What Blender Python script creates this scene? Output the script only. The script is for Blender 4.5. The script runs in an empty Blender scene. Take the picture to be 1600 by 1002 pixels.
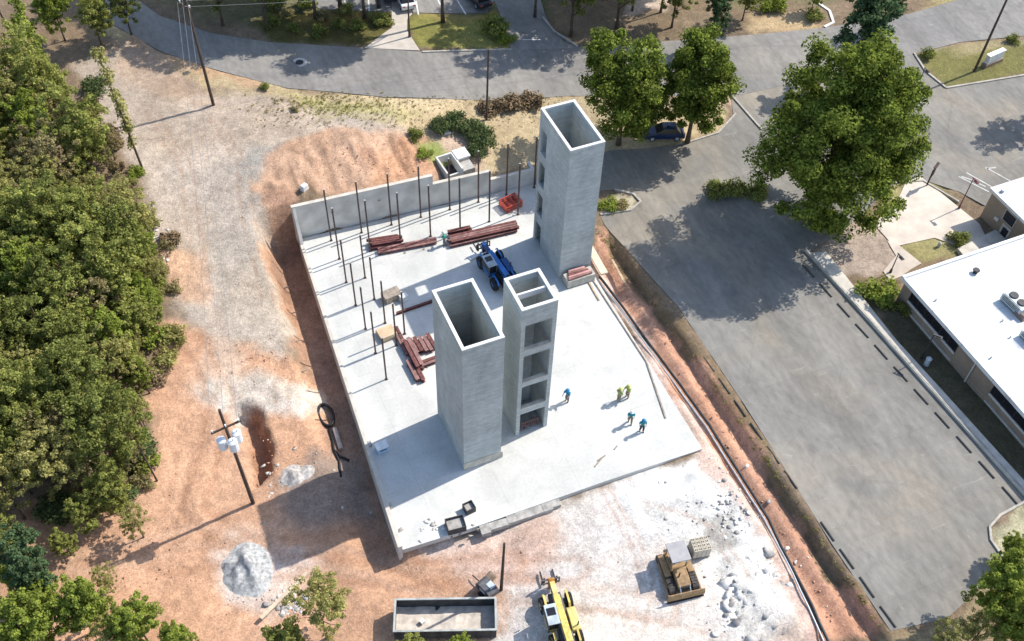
import bpy, bmesh, math, random
import numpy as np
from mathutils import Vector, Matrix, Quaternion, noise, geometry
R = math.radians
random.seed(7)
rng = np.random.default_rng(11)
scn = bpy.context.scene
COL = scn.collection

# ------------------------------------------------------------------ camera
HC = 75.0
FPX = 1629.26
FW = Vector((0.27210304773997773, 0.580079577775062, -0.7677679433649994))
RT = Vector((0.9182304638844168, -0.39513259227400305, 0.026889583809256913))
UP = Vector((0.28777203930407125, 0.7123046524985864, 0.6401635224094261))
cam_d = bpy.data.cameras.new('camera')
cam = bpy.data.objects.new('camera', cam_d)
COL.objects.link(cam)
cam_d.sensor_width = 36.0
cam_d.lens = FPX / 1600 * 36
cam_d.clip_start = 1.0
cam_d.clip_end = 4000
m = Matrix((RT, UP, -FW)).transposed().to_4x4()
m.translation = (0, 0, HC)
cam.matrix_world = m
scn.camera = cam

# ------------------------------------------------------------------ light
SUN_EL, SHADOW_AZ = 46.5, -173.5
w = bpy.data.worlds.new('World')
scn.world = w
w.use_nodes = True
nt = w.node_tree
sky = nt.nodes.new('ShaderNodeTexSky')
sky.sky_type = 'NISHITA'
sky.sun_disc = False
sky.sun_elevation = R(SUN_EL)
sky.sun_rotation = R(90 - (SHADOW_AZ + 180))
bg = nt.nodes['Background']
bg.inputs['Strength'].default_value = 0.15
nt.links.new(sky.outputs[0], bg.inputs[0])
sd = bpy.data.lights.new('sun', 'SUN')
sd.energy = 3.5
sd.angle = R(0.5)
sd.color = (1.0, 0.95, 0.87)
so = bpy.data.objects.new('sun', sd)
COL.objects.link(so)
L = Vector((math.cos(R(SUN_EL)) * math.cos(R(SHADOW_AZ)), math.cos(R(SUN_EL)) * math.sin(R(SHADOW_AZ)), -math.sin(R(SUN_EL))))
so.rotation_euler = L.to_track_quat('-Z', 'Y').to_euler()
so.location = (60, 60, 120)
vs = scn.view_settings
vs.view_transform = 'Standard'
vs.look = 'None'
vs.gamma = 1
vs.exposure = 0.75
scn.cycles.max_bounces = 6
scn.cycles.diffuse_bounces = 3
scn.cycles.transmission_bounces = 3
scn.cycles.transparent_max_bounces = 4

# ------------------------------------------------------------------ terrain height
CP = [(37,40,-.3),(37,60,-.2),(38,73,.2),(41,18,.3),(41,40,.3),(41,62,.3),(50,20,.3),(50,40,.3),(50,60,.3),(60,18,.4),(60,40,.45),(60,60,.5),
 (20,35,-.5),(30,30,-.4),(35,25,-.3),(36,18,-.3),(15,33,-1.1),(9,35,-1.6),(25,20,-.6),(10,25,-1.6),
 (0,45,-1.7),(-5,42,-1.7),(-8,50,-1.5),(5,45,-1.75),(5,53,-1.5),(-20,40,-1.4),(-30,60,1.5),
 (2,62,.2),(0,70,2),(5,76,3.1),(-5,75,3.2),(0,87,4.5),(8,92,4.7),(-10,60,.9),(-15,80,4.6),(-20,60,1.8),(6,66,1.2),(8,72,2.4),
 (12,77,3.6),(12,84,4.6),(20,79,4.0),(25,83,4.2),(29,77,2.6),(32,82,3.0),(36,77,1.5),(40,82,2.2),(38,75,.9),
 (9,102,4.9),(16,98,4.5),(28,94,3.7),(42,88,2.7),(50,85,2.1),(63,80,1.4),(75,81,1.1),(88,76,.8),(95,67,.6),
 (16,112,5.2),(30,107,4.2),(45,102,3.3),(60,95,2.3),(80,92,1.4),(100,85,1.0),(-20,110,5.8),(45,75,.9),(50,70,.6),(60,72,.8),
 (65,60,.5),(75,60,.5),(62,45,.5),(62,30,.4),(75,45,.5),(110,50,.6),(60,5,.3),(0,15,-1.6),(-40,90,5.5),(30,130,5),(110,110,1.5)]
CP = np.array(CP, float)
def _k(r2):
    return 0.5 * r2 * np.log(r2 + 1e-9)
_d2 = ((CP[:, None, :2] - CP[None, :, :2]) ** 2).sum(-1)
_n = len(CP)
_A = np.zeros((_n + 3, _n + 3))
_A[:_n, :_n] = _k(_d2) + np.eye(_n) * 15.0
_A[:_n, _n] = 1; _A[:_n, _n + 1:] = CP[:, :2]
_A[_n, :_n] = 1; _A[_n + 1:, :_n] = CP[:, :2].T
_W = np.linalg.solve(_A, np.append(CP[:, 2], [0, 0, 0]))
def sstep(a, b, x):
    t = np.clip((x - a) / (b - a), 0, 1)
    return t * t * (3 - 2 * t)
def wall_x(y):
    return 11.33 + (y - 74.46) * 0.0572
def height(x, y):
    x = np.atleast_1d(np.asarray(x, float)); y = np.atleast_1d(np.asarray(y, float))
    x0, y0 = x, y
    x = np.clip(x, -40, 112); y = np.clip(y, 8, 128)
    z = np.zeros_like(x)
    for i in range(0, len(x), 20000):
        s = slice(i, i + 20000)
        d2 = (x[s, None] - CP[None, :, 0]) ** 2 + (y[s, None] - CP[None, :, 1]) ** 2
        z[s] = _k(d2) @ _W[:_n] + _W[_n] + _W[_n + 1] * x[s] + _W[_n + 2] * y[s]
    # flat made ground round the parking lot and the slab
    flat = sstep(38.6, 39.6, x) * sstep(70, 62, y)
    z = z * (1 - flat) + flat * (0.3 + 0.2 * sstep(56, 62, x))
    ins = sstep(wall_x(y) - .2, wall_x(y) + .1, x) * sstep(36.7, 36.3, x) * sstep(37.9 , 38.6, y) * sstep(.34, .06, y - (74.46 - (x - 11.33) * .0563))
    z = z * (1 - ins) - 0.6 * ins
    # trench right of the slab
    tr = sstep(36.6, 37.6, x) * sstep(40.5, 39.95, x) * sstep(64.5, 61, y)
    berm = 0.42 * np.exp(-((x - 38.8) / .55) ** 2)
    z = z * (1 - tr) + tr * (-0.85 + berm)
    # excavated trench along the left wall
    d = wall_x(y) - x
    tl = sstep(4.3, 2.3, d) * sstep(-.4, -.1, d) * sstep(75.9, 75.2, y) * sstep(36, 44, y)
    zt = np.minimum(z, -2.3)
    z = z * (1 - tl) + zt * tl
    # bank held by the back wall
    return z
def h1(x, y):
    return float(height(x, y)[0])
def ray(px, py):
    return RT * ((px - 800) / FPX) + UP * ((501 - py) / FPX) + FW
def on_plane(px, py, z):
    d = ray(px, py); t = (HC - z) / -d.z
    return Vector((d.x * t, d.y * t, z))
def on_x(px, py, x):
    d = ray(px, py); t = x / d.x
    return Vector((x, d.y * t, HC + d.z * t))
def at(px, py, dz=0.0):
    """point of the ground seen at this place of the photograph"""
    z = 0.0
    for _ in range(14):
        p = on_plane(px, py, z + dz)
        z = 0.5 * z + 0.5 * h1(p.x, p.y)
    p = on_plane(px, py, z + dz)
    return Vector((p.x, p.y, z))
def poly_at(pts):
    return np.array([at(*p)[:2] for p in pts])
def sdf(poly, x, y):
    """signed distance, negative inside"""
    d = np.full(x.shape, 1e9); inside = np.zeros(x.shape, bool)
    n = len(poly)
    for i in range(n):
        a = poly[i]; b = poly[(i + 1) % n]
        e = b - a; l2 = e @ e + 1e-12
        t = np.clip(((x - a[0]) * e[0] + (y - a[1]) * e[1]) / l2, 0, 1)
        d = np.minimum(d, np.hypot(x - a[0] - t * e[0], y - a[1] - t * e[1]))
        c = ((a[1] > y) != (b[1] > y))
        with np.errstate(divide='ignore', invalid='ignore'):
            xi = (b[0] - a[0]) * (y - a[1]) / (b[1] - a[1] + 1e-15) + a[0]
        inside ^= c & (x < xi)
    return np.where(inside, -d, d)
_perm = rng.random((64, 64))
def vnoise(x, y):
    xi = np.floor(x).astype(int); yi = np.floor(y).astype(int)
    fx = x - xi; fy = y - yi
    fx = fx * fx * (3 - 2 * fx); fy = fy * fy * (3 - 2 * fy)
    g = lambda a, b: _perm[a % 64, b % 64]
    return (g(xi, yi) * (1 - fx) + g(xi + 1, yi) * fx) * (1 - fy) + (g(xi, yi + 1) * (1 - fx) + g(xi + 1, yi + 1) * fx) * fy
def fbm(x, y, s, o=4):
    v = 0; a = 1; t = 0
    for k in range(o):
        v = v + a * vnoise(x / s + 17.3 * k, y / s + 9.1 * k); t += a; a *= .5; s *= .5
    return v / t - .5

# ------------------------------------------------------------------ materials
MATS = {}
def mat(name, color=(.5, .5, .5), rough=.8, metal=0.0, var=.12, scale=2.0, bump=0.0, bscale=20.0, spec=.3, color2=None, detail=6):
    """plain procedural surface: base colour broken up by two sizes of noise"""
    if name in MATS: return MATS[name]
    mt = bpy.data.materials.new(name); mt.use_nodes = True
    t = mt.node_tree; b = t.nodes['Principled BSDF']
    b.inputs['Roughness'].default_value = rough
    b.inputs['Metallic'].default_value = metal
    b.inputs['Specular IOR Level'].default_value = spec
    tc = t.nodes.new('ShaderNodeTexCoord')
    n1 = t.nodes.new('ShaderNodeTexNoise'); n1.inputs['Scale'].default_value = scale; n1.inputs['Detail'].default_value = detail
    t.links.new(tc.outputs['Object'], n1.inputs['Vector'])
    r = t.nodes.new('ShaderNodeValToRGB')
    c = color; c2 = color2
    lo = tuple(max(0, v * (1 - var * 1.6)) for v in c) if c2 is None else c
    hi = tuple(min(1, v * (1 + var * 1.6)) for v in c) if c2 is None else c2
    r.color_ramp.elements[0].position = .3; r.color_ramp.elements[1].position = .7
    r.color_ramp.elements[0].color = (*lo, 1); r.color_ramp.elements[1].color = (*hi, 1)
    t.links.new(n1.outputs['Fac'], r.inputs[0])
    t.links.new(r.outputs[0], b.inputs['Base Color'])
    if bump > 0:
        n2 = t.nodes.new('ShaderNodeTexNoise'); n2.inputs['Scale'].default_value = bscale; n2.inputs['Detail'].default_value = 4
        t.links.new(tc.outputs['Object'], n2.inputs['Vector'])
        bp = t.nodes.new('ShaderNodeBump'); bp.inputs['Strength'].default_value = bump; bp.inputs['Distance'].default_value = .05
        t.links.new(n2.outputs['Fac'], bp.inputs['Height']); t.links.new(bp.outputs[0], b.inputs['Normal'])
    MATS[name] = mt
    return mt
def block_mat(name, color, bw=.4, bh=.2, contrast=.1):
    """masonry laid in courses on walls facing any way"""
    mt = bpy.data.materials.new(name); mt.use_nodes = True
    t = mt.node_tree; b = t.nodes['Principled BSDF']; b.inputs['Roughness'].default_value = .9
    b.inputs['Specular IOR Level'].default_value = .2
    tc = t.nodes.new('ShaderNodeTexCoord'); sx = t.nodes.new('ShaderNodeSeparateXYZ'); t.links.new(tc.outputs['Object'], sx.inputs[0])
    ad = t.nodes.new('ShaderNodeMath'); ad.operation = 'ADD'; t.links.new(sx.outputs[0], ad.inputs[0]); t.links.new(sx.outputs[1], ad.inputs[1])
    cb = t.nodes.new('ShaderNodeCombineXYZ'); t.links.new(ad.outputs[0], cb.inputs[0]); t.links.new(sx.outputs[2], cb.inputs[1])
    br = t.nodes.new('ShaderNodeTexBrick'); t.links.new(cb.outputs[0], br.inputs['Vector'])
    br.inputs['Scale'].default_value = 1; br.inputs['Brick Width'].default_value = bw; br.inputs['Row Height'].default_value = bh
    br.inputs['Mortar Size'].default_value = .012; br.inputs['Bias'].default_value = 0
    br.inputs['Color1'].default_value = (*[v * (1 + contrast) for v in color], 1)
    br.inputs['Color2'].default_value = (*[v * (1 - contrast) for v in color], 1)
    br.inputs['Mortar'].default_value = (*[v * .8 for v in color], 1)
    mp = t.nodes.new('ShaderNodeMapping'); mp.inputs['Scale'].default_value = (.4, .4, .3); t.links.new(tc.outputs['Object'], mp.inputs[0])
    n = t.nodes.new('ShaderNodeTexNoise'); n.inputs['Scale'].default_value = 1.1; n.inputs['Detail'].default_value = 8; n.inputs['Roughness'].default_value = .65
    t.links.new(mp.outputs[0], n.inputs['Vector'])
    r = t.nodes.new('ShaderNodeMapRange'); r.inputs[1].default_value = .25; r.inputs[2].default_value = .75; r.inputs[3].default_value = .74; r.inputs[4].default_value = 1.2
    t.links.new(n.outputs['Fac'], r.inputs[0])
    mp2 = t.nodes.new('ShaderNodeMapping'); mp2.inputs['Scale'].default_value = (.16, .5 / bh, 1); t.links.new(cb.outputs[0], mp2.inputs[0])
    n3 = t.nodes.new('ShaderNodeTexNoise'); n3.inputs['Scale'].default_value = 1.0; n3.inputs['Detail'].default_value = 1.5; t.links.new(mp2.outputs[0], n3.inputs['Vector'])
    r3 = t.nodes.new('ShaderNodeMapRange'); r3.inputs[1].default_value = .35; r3.inputs[2].default_value = .65; r3.inputs[3].default_value = 1 - contrast * .7; r3.inputs[4].default_value = 1 + contrast * .7
    t.links.new(n3.outputs['Fac'], r3.inputs[0])
    mx = t.nodes.new('ShaderNodeMix'); mx.data_type = 'RGBA'; mx.blend_type = 'MULTIPLY'; mx.inputs[0].default_value = 1
    mx3 = t.nodes.new('ShaderNodeMix'); mx3.data_type = 'RGBA'; mx3.blend_type = 'MULTIPLY'; mx3.inputs[0].default_value = 1
    t.links.new(br.outputs[0], mx3.inputs[6]); t.links.new(r3.outputs[0], mx3.inputs[7])
    t.links.new(mx3.outputs[2], mx.inputs[6]); t.links.new(r.outputs[0], mx.inputs[7])
    t.links.new(mx.outputs[2], b.inputs['Base Color'])
    MATS[name] = mt
    return mt
def ground_mat(name, attr='zone_color', grain=1.0, base=None, rough=.95):
    """loose ground: zone colours times several sizes of grain, plus bump"""
    mt = bpy.data.materials.new(name); mt.use_nodes = True
    t = mt.node_tree; b = t.nodes['Principled BSDF']; b.inputs['Roughness'].default_value = rough; b.inputs['Specular IOR Level'].default_value = .15
    if base is None:
        a = t.nodes.new('ShaderNodeAttribute'); a.attribute_name = attr; csock = a.outputs['Color']
    else:
        a = t.nodes.new('ShaderNodeRGB'); a.outputs[0].default_value = (*base, 1); csock = a.outputs[0]
    tc = t.nodes.new('ShaderNodeTexCoord')
    for sc, lo, hi, det, dist in ((.18, .88, 1.12, 6, .6), (1.6, .78, 1.2, 9, .3), (5.5, .74, 1.22, 8, .2), (17.0, .78, 1.2, 3, 0)):
        n = t.nodes.new('ShaderNodeTexNoise'); n.inputs['Scale'].default_value = sc; n.inputs['Detail'].default_value = det
        n.inputs['Roughness'].default_value = .62; n.inputs['Distortion'].default_value = dist
        t.links.new(tc.outputs['Object'], n.inputs['Vector'])
        r = t.nodes.new('ShaderNodeMapRange'); r.inputs[1].default_value = .3; r.inputs[2].default_value = .7
        r.inputs[3].default_value = 1 + (lo - 1) * grain; r.inputs[4].default_value = 1 + (hi - 1) * grain
        t.links.new(n.outputs['Fac'], r.inputs[0])
        mx = t.nodes.new('ShaderNodeMix'); mx.data_type = 'RGBA'; mx.blend_type = 'MULTIPLY'; mx.inputs[0].default_value = 1
        t.links.new(csock, mx.inputs[6]); t.links.new(r.outputs[0], mx.inputs[7]); csock = mx.outputs[2]
    t.links.new(csock, b.inputs['Base Color'])
    n2 = t.nodes.new('ShaderNodeTexNoise'); n2.inputs['Scale'].default_value = 3.2; n2.inputs['Detail'].default_value = 9; n2.inputs['Roughness'].default_value = .78
    t.links.new(tc.outputs['Object'], n2.inputs['Vector'])
    bp = t.nodes.new('ShaderNodeBump'); bp.inputs['Strength'].default_value = .8 * grain; bp.inputs['Distance'].default_value = .2
    t.links.new(n2.outputs['Fac'], bp.inputs['Height']); t.links.new(bp.outputs[0], b.inputs['Normal'])
    MATS[name] = mt
    return mt
def asphalt_mat(name, c1, c2, dust, dscale=.05, ang=0.0):
    """worn asphalt: big soft patches, streaks along one way, seams and dust"""
    mt = bpy.data.materials.new(name); mt.use_nodes = True
    t = mt.node_tree; b = t.nodes['Principled BSDF']; b.inputs['Roughness'].default_value = .88; b.inputs['Specular IOR Level'].default_value = .25
    tc = t.nodes.new('ShaderNodeTexCoord')
    mp = t.nodes.new('ShaderNodeMapping'); mp.inputs['Rotation'].default_value = (0, 0, ang); mp.inputs['Scale'].default_value = (1, .45, 1)
    t.links.new(tc.outputs['Object'], mp.inputs[0])
    def nz(vec, sc, det, lo, hi, dist=0.0):
        n = t.nodes.new('ShaderNodeTexNoise'); n.inputs['Scale'].default_value = sc; n.inputs['Detail'].default_value = det; n.inputs['Distortion'].default_value = dist
        t.links.new(vec, n.inputs['Vector'])
        r = t.nodes.new('ShaderNodeMapRange'); r.inputs[1].default_value = lo; r.inputs[2].default_value = hi
        t.links.new(n.outputs['Fac'], r.inputs[0]); return r.outputs[0]
    def mixc(f, a, bb, mode='MIX'):
        mx = t.nodes.new('ShaderNodeMix'); mx.data_type = 'RGBA'; mx.blend_type = mode
        if isinstance(f, float): mx.inputs[0].default_value = f
        else: t.links.new(f, mx.inputs[0])
        for s, v in ((6, a), (7, bb)):
            if isinstance(v, tuple): mx.inputs[s].default_value = (*v, 1)
            else: t.links.new(v, mx.inputs[s])
        return mx.outputs[2]
    c = mixc(nz(mp.outputs[0], .22, 8, .36, .64, .8), c1, c2)
    d = nz(tc.outputs['Object'], dscale, 6, .47, .72, 1.2)
    c = mixc(d, c, dust)
    # repaved rectangles and paving lanes
    lm = t.nodes.new('ShaderNodeMapping'); lm.inputs['Rotation'].default_value = (0, 0, ang); t.links.new(tc.outputs['Object'], lm.inputs[0])
    bk = t.nodes.new('ShaderNodeTexBrick'); bk.inputs['Scale'].default_value = 1; bk.inputs['Brick Width'].default_value = 17; bk.inputs['Row Height'].default_value = 5.3; bk.inputs['Mortar Size'].default_value = .045; bk.inputs['Mortar Smooth'].default_value = .6
    bk.inputs['Color1'].default_value = (.94, .94, .945, 1); bk.inputs['Color2'].default_value = (1.07, 1.065, 1.05, 1); bk.inputs['Mortar'].default_value = (.93, .93, .93, 1)
    t.links.new(lm.outputs[0], bk.inputs['Vector'])
    c = mixc(1.0, c, bk.outputs[0], 'MULTIPLY')
    ln = t.nodes.new('ShaderNodeMapping'); ln.inputs['Rotation'].default_value = (0, 0, ang); ln.inputs['Scale'].default_value = (1, .06, 1); t.links.new(tc.outputs['Object'], ln.inputs[0])
    la = nz(ln.outputs[0], .55, 4, .38, .62)
    lm2 = t.nodes.new('ShaderNodeMapRange'); lm2.inputs[3].default_value = .92; lm2.inputs[4].default_value = 1.08; t.links.new(la, lm2.inputs[0])
    c = mixc(1.0, c, lm2.outputs[0], 'MULTIPLY')
    sc_ = t.nodes.new('ShaderNodeMapping'); sc_.inputs['Rotation'].default_value = (0, 0, ang + .35); sc_.inputs['Scale'].default_value = (.1, 1, 1); t.links.new(tc.outputs['Object'], sc_.inputs[0])
    scr = nz(sc_.outputs[0], 2.6, 3, .68, .76)
    lm3 = t.nodes.new('ShaderNodeMapRange'); lm3.inputs[3].default_value = 1; lm3.inputs[4].default_value = 1.28; t.links.new(scr, lm3.inputs[0])
    c = mixc(1.0, c, lm3.outputs[0], 'MULTIPLY')
    oil = nz(tc.outputs['Object'], .55, 4, .62, .74, .6)
    ml = t.nodes.new('ShaderNodeMapRange'); ml.inputs[3].default_value = 1; ml.inputs[4].default_value = .84; t.links.new(oil, ml.inputs[0])
    c = mixc(1.0, c, ml.outputs[0], 'MULTIPLY')
    pale = nz(tc.outputs['Object'], .9, 8, .66, .72, 1.5)
    mpz = t.nodes.new('ShaderNodeMapRange'); mpz.inputs[3].default_value = 1; mpz.inputs[4].default_value = 1.2; t.links.new(pale, mpz.inputs[0])
    c = mixc(1.0, c, mpz.outputs[0], 'MULTIPLY')
    st = nz(mp.outputs[0], 2.2, 4, .3, .7)
    mr = t.nodes.new('ShaderNodeMapRange'); mr.inputs[3].default_value = .87; mr.inputs[4].default_value = 1.13; t.links.new(st, mr.inputs[0])
    c = mixc(1.0, c, mr.outputs[0], 'MULTIPLY')
    gr = nz(tc.outputs['Object'], 14, 3, .3, .7)
    mr2 = t.nodes.new('ShaderNodeMapRange'); mr2.inputs[3].default_value = .9; mr2.inputs[4].default_value = 1.1; t.links.new(gr, mr2.inputs[0])
    c = mixc(1.0, c, mr2.outputs[0], 'MULTIPLY')
    # tar-sealed cracks
    vo = t.nodes.new('ShaderNodeTexVoronoi'); vo.feature = 'DISTANCE_TO_EDGE'; vo.inputs['Scale'].default_value = .13
    nn = t.nodes.new('ShaderNodeTexNoise'); nn.inputs['Scale'].default_value = .6; t.links.new(tc.outputs['Object'], nn.inputs['Vector'])
    va = t.nodes.new('ShaderNodeMix'); va.data_type = 'RGBA'; va.inputs[0].default_value = .06
    t.links.new(tc.outputs['Object'], va.inputs[6]); t.links.new(nn.outputs['Color'], va.inputs[7])
    mul = t.nodes.new('ShaderNodeVectorMath'); mul.operation = 'SCALE'; mul.inputs[3].default_value = 1.0
    t.links.new(va.outputs[2], mul.inputs[0]); t.links.new(mul.outputs[0], vo.inputs['Vector'])
    cr = t.nodes.new('ShaderNodeMapRange'); cr.inputs[1].default_value = .004; cr.inputs[2].default_value = .010; cr.inputs[3].default_value = .93; cr.inputs[4].default_value = 1
    t.links.new(vo.outputs['Distance'], cr.inputs[0])
    c = mixc(1.0, c, cr.outputs[0], 'MULTIPLY')
    t.links.new(c, b.inputs['Base Color'])
    MATS[name] = mt
    return mt
def leaf_mat(name, a, c, trans=.3):
    if name in MATS: return MATS[name]
    mt = bpy.data.materials.new(name); mt.use_nodes = True
    t = mt.node_tree; t.nodes.clear()
    out = t.nodes.new('ShaderNodeOutputMaterial')
    g = t.nodes.new('ShaderNodeNewGeometry'); r = t.nodes.new('ShaderNodeValToRGB')
    r.color_ramp.elements[0].color = (*a, 1); r.color_ramp.elements[1].color = (*c, 1)
    t.links.new(g.outputs['Random Per Island'], r.inputs[0])
    tc = t.nodes.new('ShaderNodeTexCoord'); n = t.nodes.new('ShaderNodeTexNoise'); n.inputs['Scale'].default_value = .45; n.inputs['Detail'].default_value = 3
    t.links.new(tc.outputs['Object'], n.inputs['Vector'])
    mr = t.nodes.new('ShaderNodeMapRange'); mr.inputs[1].default_value = .3; mr.inputs[2].default_value = .7; mr.inputs[3].default_value = .65; mr.inputs[4].default_value = 1.35
    t.links.new(n.outputs['Fac'], mr.inputs[0])
    mx = t.nodes.new('ShaderNodeMix'); mx.data_type = 'RGBA'; mx.blend_type = 'MULTIPLY'; mx.inputs[0].default_value = 1
    t.links.new(r.outputs[0], mx.inputs[6]); t.links.new(mr.outputs[0], mx.inputs[7])
    d = t.nodes.new('ShaderNodeBsdfDiffuse'); tr = t.nodes.new('ShaderNodeBsdfTranslucent'); ms = t.nodes.new('ShaderNodeMixShader'); ms.inputs[0].default_value = trans
    t.links.new(mx.outputs[2], d.inputs[0]); t.links.new(mx.outputs[2], tr.inputs[0])
    t.links.new(d.outputs[0], ms.inputs[1]); t.links.new(tr.outputs[0], ms.inputs[2]); t.links.new(ms.outputs[0], out.inputs[0])
    MATS[name] = mt
    return mt

# ------------------------------------------------------------------ builders
class MB:
    def __init__(s): s.v = []; s.f = []; s.mi = []; s.cur = 0
    def add(s, vs, fs):
        o = len(s.v); s.v += [tuple(v) for v in vs]; s.f += [tuple(i + o for i in f) for f in fs]; s.mi += [s.cur] * len(fs); return s
    def box(s, c, d, rz=0.0, tx=1.0, ty=1.0, M=None):
        x, y, z = (k / 2 for k in d)
        P = [(-x, -y, -z), (x, -y, -z), (x, y, -z), (-x, y, -z), (-x * tx, -y * ty, z), (x * tx, -y * ty, z), (x * tx, y * ty, z), (-x * tx, y * ty, z)]
        T = Matrix.Translation(c) @ (Matrix.Rotation(rz, 4, 'Z') if M is None else M)
        return s.add([T @ Vector(p) for p in P], [(3, 2, 1, 0), (4, 5, 6, 7), (0, 1, 5, 4), (1, 2, 6, 5), (2, 3, 7, 6), (3, 0, 4, 7)])
    def span(s, a, b):
        return s.box([(i + j) / 2 for i, j in zip(a, b)], [abs(j - i) for i, j in zip(a, b)])
    def rod(s, a, b, r0, r1=None, n=8, caps=True):
        a = Vector(a); b = Vector(b); r1 = r0 if r1 is None else r1
        q = (b - a).to_track_quat('Z', 'Y'); V = []
        for p, r in ((a, r0), (b, r1)):
            for i in range(n):
                t = 2 * math.pi * i / n; V.append(p + q @ Vector((r * math.cos(t), r * math.sin(t), 0)))
        F = [(i, (i + 1) % n, n + (i + 1) % n, n + i) for i in range(n)]
        if caps: F += [tuple(range(n - 1, -1, -1)), tuple(range(n, 2 * n))]
        return s.add(V, F)
    def tube(s, pts, r, n=6):
        pts = [Vector(p) for p in pts]; V = []; F = []
        for k, p in enumerate(pts):
            rr = r[k] if isinstance(r, (list, tuple)) else r
            d = (pts[min(k + 1, len(pts) - 1)] - pts[max(k - 1, 0)]).normalized()
            q = d.to_track_quat('Z', 'Y')
            for i in range(n):
                t = 2 * math.pi * i / n; V.append(p + q @ Vector((rr * math.cos(t), rr * math.sin(t), 0)))
        for k in range(len(pts) - 1):
            for i in range(n):
                F.append((k * n + i, k * n + (i + 1) % n, (k + 1) * n + (i + 1) % n, (k + 1) * n + i))
        F += [tuple(range(n - 1, -1, -1)), tuple(range((len(pts) - 1) * n, len(pts) * n))]
        return s.add(V, F)
    def prism(s, poly, z0, z1):
        n = len(poly)
        V = [(p[0], p[1], z0) for p in poly] + [(p[0], p[1], z1) for p in poly]
        return s.add(V, [tuple(range(n - 1, -1, -1)), tuple(range(n, 2 * n))] + [(i, (i + 1) % n, n + (i + 1) % n, n + i) for i in range(n)])
    def side(s, poly, x0, x1):
        """profile in the YZ plane pushed along X"""
        n = len(poly)
        V = [(x0, p[0], p[1]) for p in poly] + [(x1, p[0], p[1]) for p in poly]
        return s.add(V, [tuple(range(n - 1, -1, -1)), tuple(range(n, 2 * n))] + [(i, (i + 1) % n, n + (i + 1) % n, n + i) for i in range(n)])
    def ball(s, c, r, n=8, sq=(1, 1, 1)):
        V = []; F = []; h = n // 2
        for j in range(h + 1):
            t = math.pi * j / h
            for i in range(n):
                u = 2 * math.pi * i / n
                V.append((c[0] + r * sq[0] * math.sin(t) * math.cos(u), c[1] + r * sq[1] * math.sin(t) * math.sin(u), c[2] + r * sq[2] * math.cos(t)))
        for j in range(h):
            for i in range(n):
                F.append((j * n + i, (j + 1) * n + i, (j + 1) * n + (i + 1) % n, j * n + (i + 1) % n))
        return s.add(V, F)
    def build(s, name, mats, parent=None, loc=(0, 0, 0), rz=0.0, bevel=0.0, smooth=False):
        me = bpy.data.meshes.new(name); me.from_pydata([tuple(v) for v in s.v], [], s.f)
        if not isinstance(mats, (list, tuple)): mats = [mats]
        for k in mats: me.materials.append(k)
        if len(mats) > 1: me.polygons.foreach_set('material_index', s.mi)
        bm = bmesh.new(); bm.from_mesh(me); bmesh.ops.recalc_face_normals(bm, faces=bm.faces); bm.to_mesh(me); bm.free()
        if smooth: me.polygons.foreach_set('use_smooth', [True] * len(me.polygons))
        o = bpy.data.objects.new(name, me); COL.objects.link(o)
        o.location = loc; o.rotation_euler = (0, 0, rz)
        if parent: o.parent = parent
        if bevel:
            b = o.modifiers.new('bevel', 'BEVEL'); b.width = bevel; b.segments = 2; b.limit_method = 'ANGLE'
        return o
def tag(o, label, cat, group=None, kind=None):
    if label: o['label'] = label
    if cat: o['category'] = cat
    if group: o['group'] = group
    if kind: o['kind'] = kind
    return o
def thing(name, label, cat, loc, rz=0.0, group=None):
    o = bpy.data.objects.new(name, None); COL.objects.link(o)
    o.location = loc; o.rotation_euler = (0, 0, rz); o.empty_display_size = .3
    return tag(o, label, cat, group)
def children(o):
    return [c for c in COL.objects if c.parent == o]
def dup(src, loc, rz, label, group=None, scale=None):
    def cp(o, par):
        c = o.copy(); COL.objects.link(c)
        if par: c.parent = par
        for ch in list(kids.get(o.name, [])): cp(ch, c)
        return c
    kids = {}
    st = [src]
    for o in COL.objects:
        if o.parent: kids.setdefault(o.parent.name, []).append(o)
    r = cp(src, None)
    r.location = loc; r.rotation_euler = (0, 0, rz)
    if scale: r.scale = (scale, scale, scale)
    r['label'] = label
    if group: r['group'] = group
    return r
def mesh_np(name, V, F, mt, smooth=False):
    """quads from numpy arrays"""
    me = bpy.data.meshes.new(name)
    nv, nf = len(V), len(F); k = F.shape[1]
    me.vertices.add(nv); me.vertices.foreach_set('co', np.ascontiguousarray(V, dtype=np.float32).ravel())
    me.loops.add(nf * k); me.loops.foreach_set('vertex_index', np.ascontiguousarray(F, dtype=np.int32).ravel())
    me.polygons.add(nf); me.polygons.foreach_set('loop_start', np.arange(0, nf * k, k, dtype=np.int32))
    me.polygons.foreach_set('loop_total', np.full(nf, k, dtype=np.int32))
    if smooth: me.polygons.foreach_set('use_smooth', np.ones(nf, bool))
    me.update(calc_edges=True); me.validate()
    if mt: me.materials.append(mt)
    return me
def mesh_obj(name, me, parent=None, loc=(0, 0, 0)):
    o = bpy.data.objects.new(name, me); COL.objects.link(o); o.location = loc
    if parent: o.parent = parent
    return o

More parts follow.
